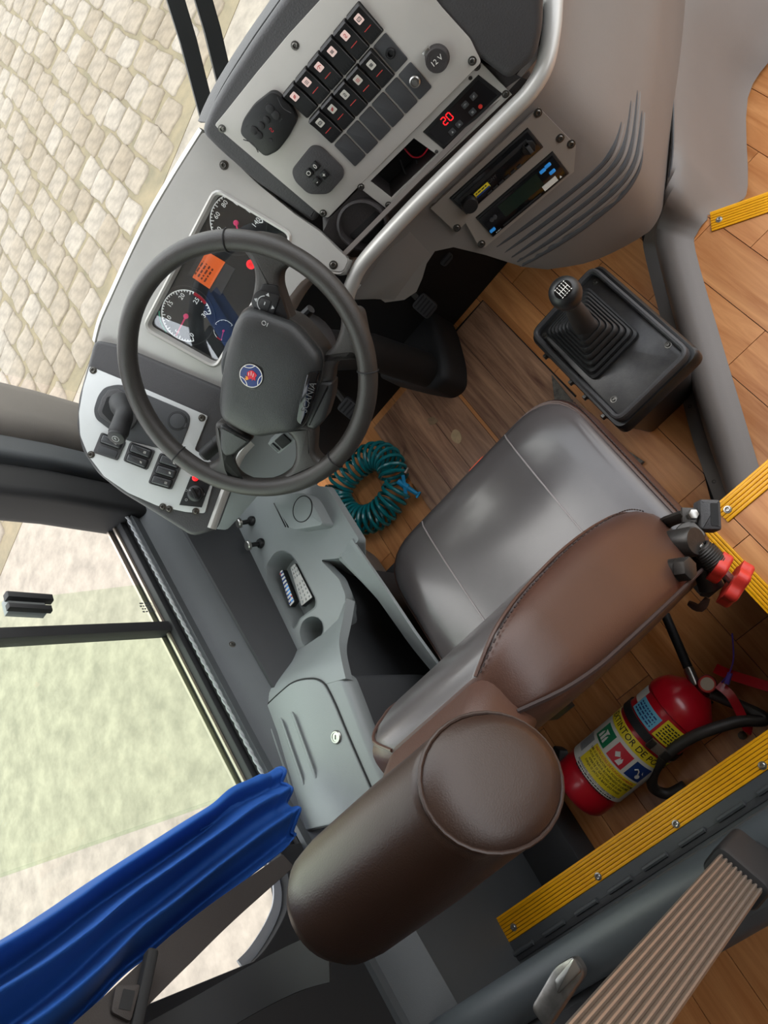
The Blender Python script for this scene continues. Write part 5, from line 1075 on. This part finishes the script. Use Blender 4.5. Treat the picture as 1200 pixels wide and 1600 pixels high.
# ---- remote controls in the tray
def remote(c4, z, th, m, label, btn):
    root = thing('remote_control', label, 'remote control', PZ(*c4[0], z)); q = [PZ(x, y, z) for x, y in c4]; o = sum(q, V()) / 4; f = F(o, (0, 0, 1), (q[1] - q[0])); pl_ = [((p - o).dot(f.a), (p - o).dot(f.b)) for p in q]
    MB().prism(f, rnd(pl_, .004, 3), -th, 0, bev=.002).build('body', [M['black']], root); MB().prism(f, inset(ccw(rnd(pl_, .004, 3)), .0016), 0, .0008).build('face', m, root)
    A, B, C_, D_ = [V(p) for p in pl_]
    for r in range(btn[0]):
        for c in range(btn[1]):
            t, s = (r + .8) / (btn[0] + .6), (c + .7) / (btn[1] + .4); p = A.lerp(B, t).lerp(D_.lerp(C_, t), s)
            mm = btn[2](r, c)
            if mm: MB().prism(f.at(p.x, p.y, .0008), circ(btn[3], 8, ry=btn[3] * .8), 0, .0015, bev=.0004).build('button', mm, root)
    return root
remote(C6([(490, 775), (605, 1120), (560, 1135), (445, 850)]) and C6([(460, 800), (560, 1135), (605, 1080), (490, 775)]), .588, .014, M['white'], 'white remote control with red and blue buttons leaning in the console tray', (9, 4, lambda r, c: M['red'] if (r == 0 and c == 0) or (r == 7 and c == 3) else (M['lblue'] if r < 4 or c < 2 else M['blue']), .0022))
remote(C6([(560, 760), (665, 1130), (775, 1040), (610, 715)]), .575, .012, mat('remote_silver', '#a9a9a6', .4, .2), 'silver remote control lying flat in the console tray', (9, 3, lambda r, c: None if r in (3,) else M['wprint'], .003))
# ================================================================ FIRE EXTINGUISHER (lying on the floor behind the seat)
R_ = .072; e0, e1_ = PZ(905, 1232, R_ + .012), PZ(1085, 1085, R_ + .012); e0.z = e1_.z = R_ + .012
ext_ = thing('fire_extinguisher', 'red dry powder fire extinguisher lying on the floor behind the seat', 'fire extinguisher', ((e0 + e1_) / 2).xy.to_3d())
ax = (e1_ - e0).normalized(); E0 = F(e0, ax, (0, 0, 1)); Ln = (e1_ - e0).length      # a = up
MB().lathe(E0, [(.045, -.006), (R_ * .9, -.004), (R_ * .985, .004), (R_, .012), (R_, .045), (R_ * .985, .05), (R_, .055), (R_, Ln * .80), (R_ * .99, Ln * .815), (R_, Ln * .83), (R_, Ln * .86)], 48).build('cylinder', M['extred'], ext_, ang=40)
MB().lathe(E0, [(R_ * .985, Ln * .85), (R_ * 1.03, Ln * .855), (R_ * 1.03, Ln * .875), (R_ * .98, Ln * .92), (R_ * .86, Ln * .965), (R_ * .66, Ln * 1.0), (R_ * .42, Ln * 1.045), (R_ * .3, Ln * 1.05)], 48).build('shoulder', M['extred'], ext_, ang=40)
def band(name, s0, s1, a0, a1, m, r=R_ + .0006, par=ext_, th=.0006):
    """curved sheet on the cylinder between angles (deg from up, positive toward the camera-left side)"""
    n = max(3, int(abs(a1 - a0) / 5)); rings = []
    for i in range(n + 1):
        t = math.radians(a0 + (a1 - a0) * i / n); c, s = math.cos(t), math.sin(t); rings.append([E0(r * c, r * s, s0), E0((r + th) * c, (r + th) * s, s0), E0((r + th) * c, (r + th) * s, s1), E0(r * c, r * s, s1)])
    return MB().loft(rings).build(name, m, par, ang=40)
def cyl(ang, s): # frame tangent to the cylinder, text running around it
    t = math.radians(ang); n = E0.a * math.cos(t) + E0.b * math.sin(t); return n, E0(R_ * math.cos(t), R_ * math.sin(t), s)
# which side faces the camera
vn = (CAM - (e0 + e1_) / 2); va = math.degrees(math.atan2(vn.dot(E0.b), vn.dot(E0.a)))
lab = band('label_sheet', .062, Ln * .60, va - 95, va + 95, M['label'])
def wrap_text(txt, s, size, a_mid, m, r, name='label_text', par=None, sx=1.0, maxw=None):
    mb0 = MB(); mb0.text(F((0, 0, 0), (0, 0, 1), (1, 0, 0)), txt, size, 0, 0, 'CENTER', sx)
    mb = MB(); vs = []
    for v in mb0.v:
        t = math.radians(a_mid) + SG * v.x / r; vs.append(E0((r + .0002 + v.z) * math.cos(t), (r + .0002 + v.z) * math.sin(t), s + v.y))
    mb.add(vs, mb0.f); return mb.build(name, m, par, ang=0)
# text reads with the extinguisher's top as up; going around, right side is toward the camera-right
SG = 1
R2 = R_ + .0013
band('yellow_header', Ln * .53, Ln * .60, va - 95, va + 95, M['yprint'], R2 - .0001, lab)
wrap_text('EXTINTOR DE PÓ ABC', Ln * .565, .021, va + 6, M['ink'], R2 + .0006, par=lab, sx=.95)
for k, (a, mm, s) in enumerate(((va - 42, 'lgreen', 'A'), (va + 1, 'lred', 'B'), (va + 42, 'lblue', 'C'))):
    band('class_panel', Ln * .385, Ln * .505, a - 17, a + 17, M[mm], R2 - .0001, lab)
    ic = MB(); t = math.radians(a); nn_ = E0.a * math.cos(t) + E0.b * math.sin(t); f = F(E0((R2 + .0004) * math.cos(t), (R2 + .0004) * math.sin(t), Ln * .44), nn_, (ax.cross(nn_)))
    if k == 0:
        ic.prism(f, [(-.003, -.013), (.003, -.013), (.003, .006), (.008, .012), (-.008, .012), (-.003, .006)], 0, .0008)
        for q in (-.009, .009): ic.prism(f, [(q - .003, -.013), (q + .003, -.013), (q + .002, 0), (q, .006), (q - .003, 0)], 0, .0008)
    elif k == 1:
        ic.prism(f, [(-.006, -.006), (.002, .002), (-.006, .010), (-.013, .002)], 0, .0008); ic.prism(f, [(.0, -.014), (.012, -.014), (.013, -.004), (.009, .004), (.006, -.002), (.004, .003)], 0, .0008)
    else:
        ic.tube([f(-.013, .004, .0004), f(-.008, .009, .0004), f(-.002, .006, .0004), f(.002, -.002, .0004)], .0015, 6); ic.prism(f, circ(.0055, 14, .005, -.007), 0, .0008); ic.prism(f, [(.008, .004), (.012, .003), (.006, .010)], 0, .0008)
    ic.build('class_pictogram', M['white'], lab, ang=30)
band('yellow_instructions', Ln * .215, Ln * .37, va - 40, va + 62, M['yprint'], R2 - .0001, lab)
for i, (s, m_) in enumerate((('INSTRUÇÕES DE FUNCIONAMENTO', 'red'), ('USE O EXTINTOR NA POSIÇÃO VERTICAL', 'ink'), ('PUXE A TRAVA ROMPENDO O LACRE', 'ink'), ('APERTE O GATILHO ATÉ O FIM', 'ink'), ('DIRIJA O JATO À BASE DO FOGO', 'ink'))): wrap_text(s, Ln * (.352 - i * .026), .0072, va + 10, M[m_], R2 + .0006, par=lab)
wrap_text('RESPONSÁVEL SERVIÇO COMERCIAL LTDA', Ln * .206, .0064, va + 6, M['ink'], R2 - .0004, par=lab)
def wrap_bars(s0, h, rows, a_mid, w, m, r, par):
    mb0 = MB().bars(F((0, 0, 0), (0, 0, 1), (1, 0, 0)), w, h, rows, 0, .0004, rows); mb = MB(); vs = []
    for v in mb0.v:
        t = math.radians(a_mid) + SG * v.x / r; vs.append(E0((r + v.z) * math.cos(t), (r + v.z) * math.sin(t), s0 + v.y))
    mb.add(vs, mb0.f); return mb.build('small_print', m, par, ang=0)
wrap_bars(Ln * .182, .011, 2, va + 6, .11, M['ink'], R2 - .0004, lab)
for a in (va - 62, va - 62): band('small_panel', Ln * .24, Ln * .36, a - 12, a + 12, M['wprint'], R2 - .0001, lab)
band('yellow_sticker', Ln * .695, Ln * .83, va + 5, va + 66, M['yprint'], par=ext_); band('blue_sticker', Ln * .695, Ln * .80, va - 52, va + 0, M['lcyan'], par=ext_); band('pale_sticker', Ln * .735, Ln * .835, va - 80, va - 53, M['label'], par=ext_)
wrap_bars(Ln * .76, Ln * .11, 6, va + 35, .066, M['ink'], R_ + .0012, ext_); wrap_bars(Ln * .745, Ln * .08, 4, va - 26, .055, M['lblue'], R_ + .0012, ext_)
# strap with a toggle buckle and floor bracket
brk = thing('extinguisher_bracket', 'black steel strap bracket holding the red extinguisher to the floor', 'bracket', ((e0 + e1_) / 2).xy.to_3d())
n = 48; MB().loft([[E0((R_ + r) * math.cos(2 * math.pi * i / n), (R_ + r) * math.sin(2 * math.pi * i / n), s) for r, s in ((.0008, Ln * .63), (.0038, Ln * .63), (.0038, Ln * .685), (.0008, Ln * .685))] for i in range(n + 1)], caps=False).build('strap', M['rubber'], brk, ang=40)
t = math.radians(va + 28); nn_ = E0.a * math.cos(t) + E0.b * math.sin(t); f = F(E0((R_ + .004) * math.cos(t), (R_ + .004) * math.sin(t), Ln * .658), nn_, ax.cross(nn_)); mb = MB(); mb.box(f, 0, 0, .003, .05, .022, .005, 0, .001); mb.box(f, -.02, 0, .007, .012, .02, .006, 1, .001); mb.box(f, .018, 0, .007, .016, .018, .006, 1, .001); mb.build('buckle', [M['alu'], M['dsteel']], brk)
mb = MB(); mb.box(F(((e0 + e1_) / 2).xy.to_3d(), (0, 0, 1), ax), 0, 0, .005, Ln, .05, .008); mb.box(F(e0.xy.to_3d(), (0, 0, 1), ax), -.016, 0, .03, .004, .07, .05); mb.build('bracket_base', M['dsteel'], brk)
mb = MB(); c = PZ(868, 1178, .1); mb.prism(F(c, (-.5, .5, .7)), rect(.03, .05, .008), -.02, .0, 0, .004); mb.build('bracket_hook', M['rubber'], brk)
# valve, handles, hose, seal
vc = E0(0, 0, Ln * 1.05); MB().lathe(F(vc, ax), [(.022, -.01), (.022, .004), (.017, .006), (.017, .03), (.012, .034)], 20).build('valve_body', mat('brass_red', '#8c2a2a', .35, .5), ext_)
gn = (CAM - vc).normalized(); gf = F(vc + ax * .018 + gn * .018, gn); mb = MB(); mb.lathe(gf, [(.019, -.014), (.019, .006), (.017, .009), (.0001, .009)], 24, 0); mb.prism(gf, circ(.0135, 20), .009, .0095, 1); mb.ring(gf, .0135, .0165, .009, .0105, 0, 360, 24, 2); mb.build('pressure_gauge', [mat('gauge_red', '#a3303a', .4), M['steel'], M['redpl']], ext_)
h0 = vc + ax * .03; hz = vc.z
def hp(x, y, z): return PZ(x, y, z)
MB().ribbon(smooth([hp(1118, 1044, hz + .03), hp(1135, 1052, hz + .035), hp(1165, 1062, hz + .035), hp(1205, 1074, hz + .035), hp(1240, 1082, hz + .03)], 4), (0, .3, 1), .02, .004).build('carry_handle', M['extred'], ext_, ang=40)
MB().ribbon(smooth([hp(1122, 1070, hz + .03), hp(1140, 1085, hz + .03), hp(1155, 1110, hz + .02), hp(1166, 1135, hz + .01), hp(1174, 1142, hz)], 4), (.4, .3, 1), .018, .004).build('squeeze_lever', M['extred'], ext_, ang=40)
hh = smooth([vc + ax * .012 + V((.0, -.02, 0)), hp(1195, 1122, hz + .0), hp(1150, 1128, hz + .02), hp(1085, 1150, hz + .05), hp(1040, 1180, hz + .04), hp(1020, 1210, hz), hp(1022, 1232, .05), hp(1045, 1240, .03), hp(1070, 1228, .025)], 8)
MB().tube(hh, .012, 12).build('hose', mat('hose_rubber', '#37332f', .5, 0, .2, 300), ext_)
ho0, ho1 = vc + ax * .0 + V((0, .01, .012)), hp(1050, 985, .09); MB().tube([ho0, ho0.lerp(ho1, .3), ho0.lerp(ho1, .31), ho1], [.0105, .0105, .008, .008], 12).build('nozzle_pipe', M['steel'], ext_)
MB().tube([ho0.lerp(ho1, .32), ho1 + (ho1 - ho0) * .3], .0098, 12).build('pipe_sleeve', M['rubber'], ext_)
tie0 = hp(1137, 1058, hz + .04); mb = MB(); mb.tube(smooth([tie0, hp(1146, 1030, hz + .06), hp(1144, 990, hz + .09)], 6), .0016, 6); mb.box(F(hp(1138, 1060, hz + .042), (0, 0, 1), (.8, .5, 0)), 0, 0, 0, .024, .009, .008, 0, .002); mb.tube([hp(1128, 1066, hz + .03), hp(1140, 1052, hz + .045)], .0018, 6); mb.build('seal_tie', M['purple'], ext_)
# pebble
tag(MB().lathe(F(PZ(1160, 1149, .006), (0, 0, 1)), [(.004, -.006), (.009, 0), (.008, .006), (.003, .01)], 9).build('pebble', M['stone'], ang=60), 'small tan pebble beside the yellow edging', 'pebble')
# ================================================================ CURTAIN
cur = thing('curtain', 'gathered royal blue curtain hanging over the side window', 'curtain', (-.95, .35, .76))
xc = -.945
up_ = [(430, 1203), (360, 1234), (318, 1268), (264, 1299), (143, 1371), (82, 1412), (0, 1470), (-150, 1560)]
lo_ = [(459, 1306), (432, 1336), (340, 1408), (251, 1479), (204, 1512), (130, 1592), (40, 1680), (-60, 1760)]
A_ = smooth([PX(x, y, xc) for x, y in up_], 8); B_ = smooth([PX(x, y, xc) for x, y in lo_], 8); nA = len(A_); nv = 90
ext_up = 14
def cfn(i, j):
    v = j / (nv - 1)
    if i < nA: p = A_[i].lerp(B_[i], v)
    else:
        a, b = A_[-1], B_[-1]; k = (i - nA + 1) / ext_up; p = a.lerp(b, v); p = V((p.x, p.y - .02 * k, p.z + (2.18 - p.z) * k))
    t = min(1, i / 20); amp = .012 + .018 * t + .012 * (i / nA); ph = 2 * math.pi * 3.0 * (v + .04 * math.sin(i * .13)); d = math.sin(ph) + 0.16 * math.sin(2.3 * ph + 1 + i * .03)
    if i < 7: d += .7 * math.sin(i * 1.9 + v * 9) * (1 - i / 7)
    return p + V((amp * d + .02 * math.sin(v * math.pi), 0, 0))
MB().slab(cfn, nA + ext_up, nv, .002).build('cloth', M['curtain'], cur, ang=80)
hm_ = MB(); hm_.tube([cfn(0, j) for j in range(nv)], .0035, 6); hm_.build('gathered_hem', M['curtain'], cur)
mb = MB()   # loose inner fold showing above the main folds
fa = smooth([PX(x, y, xc - .012) for x, y in [(436, 1208), (400, 1215), (362, 1242), (300, 1282)]], 6); fb2 = smooth([PX(x, y, xc - .012) for x, y in [(440, 1235), (410, 1240), (372, 1262), (310, 1300)]], 6)
mb.slab(lambda i, j: fa[i].lerp(fb2[i], j / 4) + V((.006 * math.sin(i * .9 + j), 0, 0)), len(fa), 5, .002); mb.build('inner_fold', M['curtain'], cur, ang=80)
# ================================================================ SEAT BELT
bel = thing('seat_belt', 'dark webbing seat belt running from the rear pillar past the headrest', 'seat belt', (-.9, .2, .9))
b1 = smooth([PX(x, y, X__) for x, y, X__ in [(450, 1345, -.90), (400, 1384, -.90), (340, 1432, -.89), (268, 1496, -.885), (170, 1590, -.88), (60, 1690, -.87)]], 5)
MB().ribbon(b1, (1, .2, .1), [.026 + .016 * min(1, i / 14) for i in range(len(b1))], .002).build('webbing', M['belt'], bel, ang=30)
gd = F(PX(224, 1546, -.872), (1, 0, .2), (.0, .5, .85)); mb = MB(); mb.prism(gd, rect(.014, .085, .005), -.006, .01, 0, .004); mb.prism(gd.at(.018, .016, .002), rnd([(-.012, -.018), (.016, -.012), (.014, .014), (-.01, .02)], .004, 3), 0, .006, 1, .001); mb.prism(gd.at(.018, .016, .008), rect(.014, .02, .001), 0, .0006, 0); mb.build('belt_guide', [M['blackm'], M['belt']], bel)
MB().box(gd, .0, .05, 0, .03, .016, .006, 0, .002).build('chrome_tip', M['steel'], bel)
b2 = smooth([V(p) for p in [PX(515, 1492, -.66), PX(460, 1512, -.74), PX(390, 1548, -.82), PX(300, 1600, -.88), PX(160, 1680, -.92)]], 6)
tw = [V((1, .1, .3)).lerp(V((.4, .2, 1)), 1 - i / (len(b2) - 1)) for i in range(len(b2))]
MB().ribbon(b2, tw, .05, .002).build('lap_webbing', M['blackm'], bel, ang=30)
# ================================================================ PARTITION AT THE BACK (seen edge-on from above)
par = thing('partition', 'dark grey low partition with a rounded top rail behind the driver area', 'partition', (-.4, .02, .32))
MB().prism(F((0, -.03, 0), (0, 1, 0)), [(-.5, ZP), (1.0, ZP), (1.0, .62), (-.5, .62)], -.02, .0, bev=.004).build('panel', M['side_dark'], par)
MB().prism(UP, [(-.99, -.03), (.4, -.03), (.4, .0395), (-.99, .0395)], ZP, ZP + .004, bev=.001).build('ledge', M['wallp'], par)
MB().tube([V((-1.0, -.035, .64)), V((.5, -.04, .64))], .035, 16, flat=.03, up=(0, 1, 0)).build('handrail', mat('rail_grey', '#4c5154', .42, 0, .1, 400, .08, 6), par)
MB().tube([V((-1.0, -.085, .60)), V((.5, -.09, .60))], .03, 14, flat=.05, up=(0, 1, 0)).build('kick_rail', M['side_dark'], par)
for i in range(9):
    x = -.98 + i * .085; MB().tube([V((x, .018, ZP + .008)), V((x + .055, .018, ZP + .008))], .005, 8).build('hinge_knuckle', M['wallp'], par)
MB().prism(UP, [(-.98, .004), (-.2, .004), (-.2, .016), (-.98, .016)], ZP + .004, ZP + .007, bev=.001).build('hinge_leaf', M['side_dark'], par)
mb = MB(); lf = F(PZ(872, 1548, .70), (.1, .1, 1), (.75, .2, 0)); mb.prism(lf, rnd([(-.05, -.02), (.05, -.012), (.055, .012), (.02, .022), (-.05, .012)], .01, 4), -.012, .004, 0, .004); mb.prism(lf.at(.03, .002, .004), rnd([(-.03, -.006), (.02, -.01), (.024, .008), (-.02, .008)], .004, 3), 0, .006, 1, .002); mb.build('latch', [mat('worn_chrome', '#8d8a86', .3, .8, 0, 1, .3, 50), M['steel']], par)
# ribbed aluminium grab post rising toward the camera
gp_ = thing('grab_post', 'ribbed pale aluminium grab post with black end cap at the lower right', 'grab post', (-.42, -.07, .32))
a0, a1 = PZ(1150, 1372, .76), PZ(985, 1580, 1.08); a1 = a0 + (a1 - a0) * 1.35; ax2 = (a1 - a0).normalized(); pf_ = F(a0, ax2, ((CAM - a0).cross(ax2)))
W_ = .056; prof2 = []
nr = 9
for i in range(nr):
    u = -W_ / 2 + W_ * i / nr
    prof2 += [(u + W_ / nr * .1, .012), (u + W_ / nr * .35, .0145), (u + W_ / nr * .65, .0145), (u + W_ / nr * .9, .012), (u + W_ / nr * .98, .0105)]
side_sign = 1 if pf_.b.dot(CAM - a0) > 0 else -1
prof2 = [(u, side_sign * v) for u, v in prof2] + [(W_ / 2, side_sign * .004), (W_ / 2 - .006, -side_sign * .01), (-W_ / 2 + .006, -side_sign * .01), (-W_ / 2, side_sign * .004)]
MB().prism(pf_, prof2, 0, (a1 - a0).length).build('post', M['alu'], gp_, ang=25)
MB().prism(pf_, rnd([(-.035, -.022), (.035, -.022), (.035, .022), (-.035, .022)], .013, 5), -.07, .006, bev=.008).build('end_cap', M['rubber'], gp_)
screw(F(PZ(1190, 1388, .64), (0, 0, 1)), 0, 0, .006, 0, gp_)
MB().tube([a0 - ax2 * .04, V((a0.x + .02, a0.y, ZP))], .02, 12).build('foot', M['rubber'], gp_)
# pale box panel at the lower left rear corner
tag(MB().prism(F((0, 0, .36), (0, 0, 1), (1, 0, 0)), [tuple(PZ(x, y, .40).to_2d()) for x, y in [(560, 1560), (630, 1500), (668, 1590), (600, 1660), (520, 1660)]], -.04, .04, bev=.004).build('storage_box', M['pillar'], ang=40), 'pale grey box corner on the floor below the headrest', 'box')
struct(MB().prism(UP, [(-1.0, .09), (-.86, .09), (-.86, .3), (-1.0, .3)], .004, .1, bev=.01).build('wall_corner', M['side_dark'], ang=40), 'dark grey corner housing behind the seat', 'housing')
# ================================================================ WIPER outside the windscreen
wi_ = thing('windscreen_wiper', 'pair of black wiper rods outside the windscreen at the top left', 'wiper', PY(335, 150, 1.95))
for (x0_, y0_, x1_, y1_) in ((325, 165, 262, -40), (356, 130, 306, -40)):
    MB().ribbon([PY(x0_, y0_ + 20, 1.95), PY((x0_ + x1_) / 2, (y0_ + y1_) / 2, 1.95), PY(x1_, y1_, 1.95)], (0, -1, .1), .04, .02).build('wiper_arm', M['rubber'], wi_, ang=30)
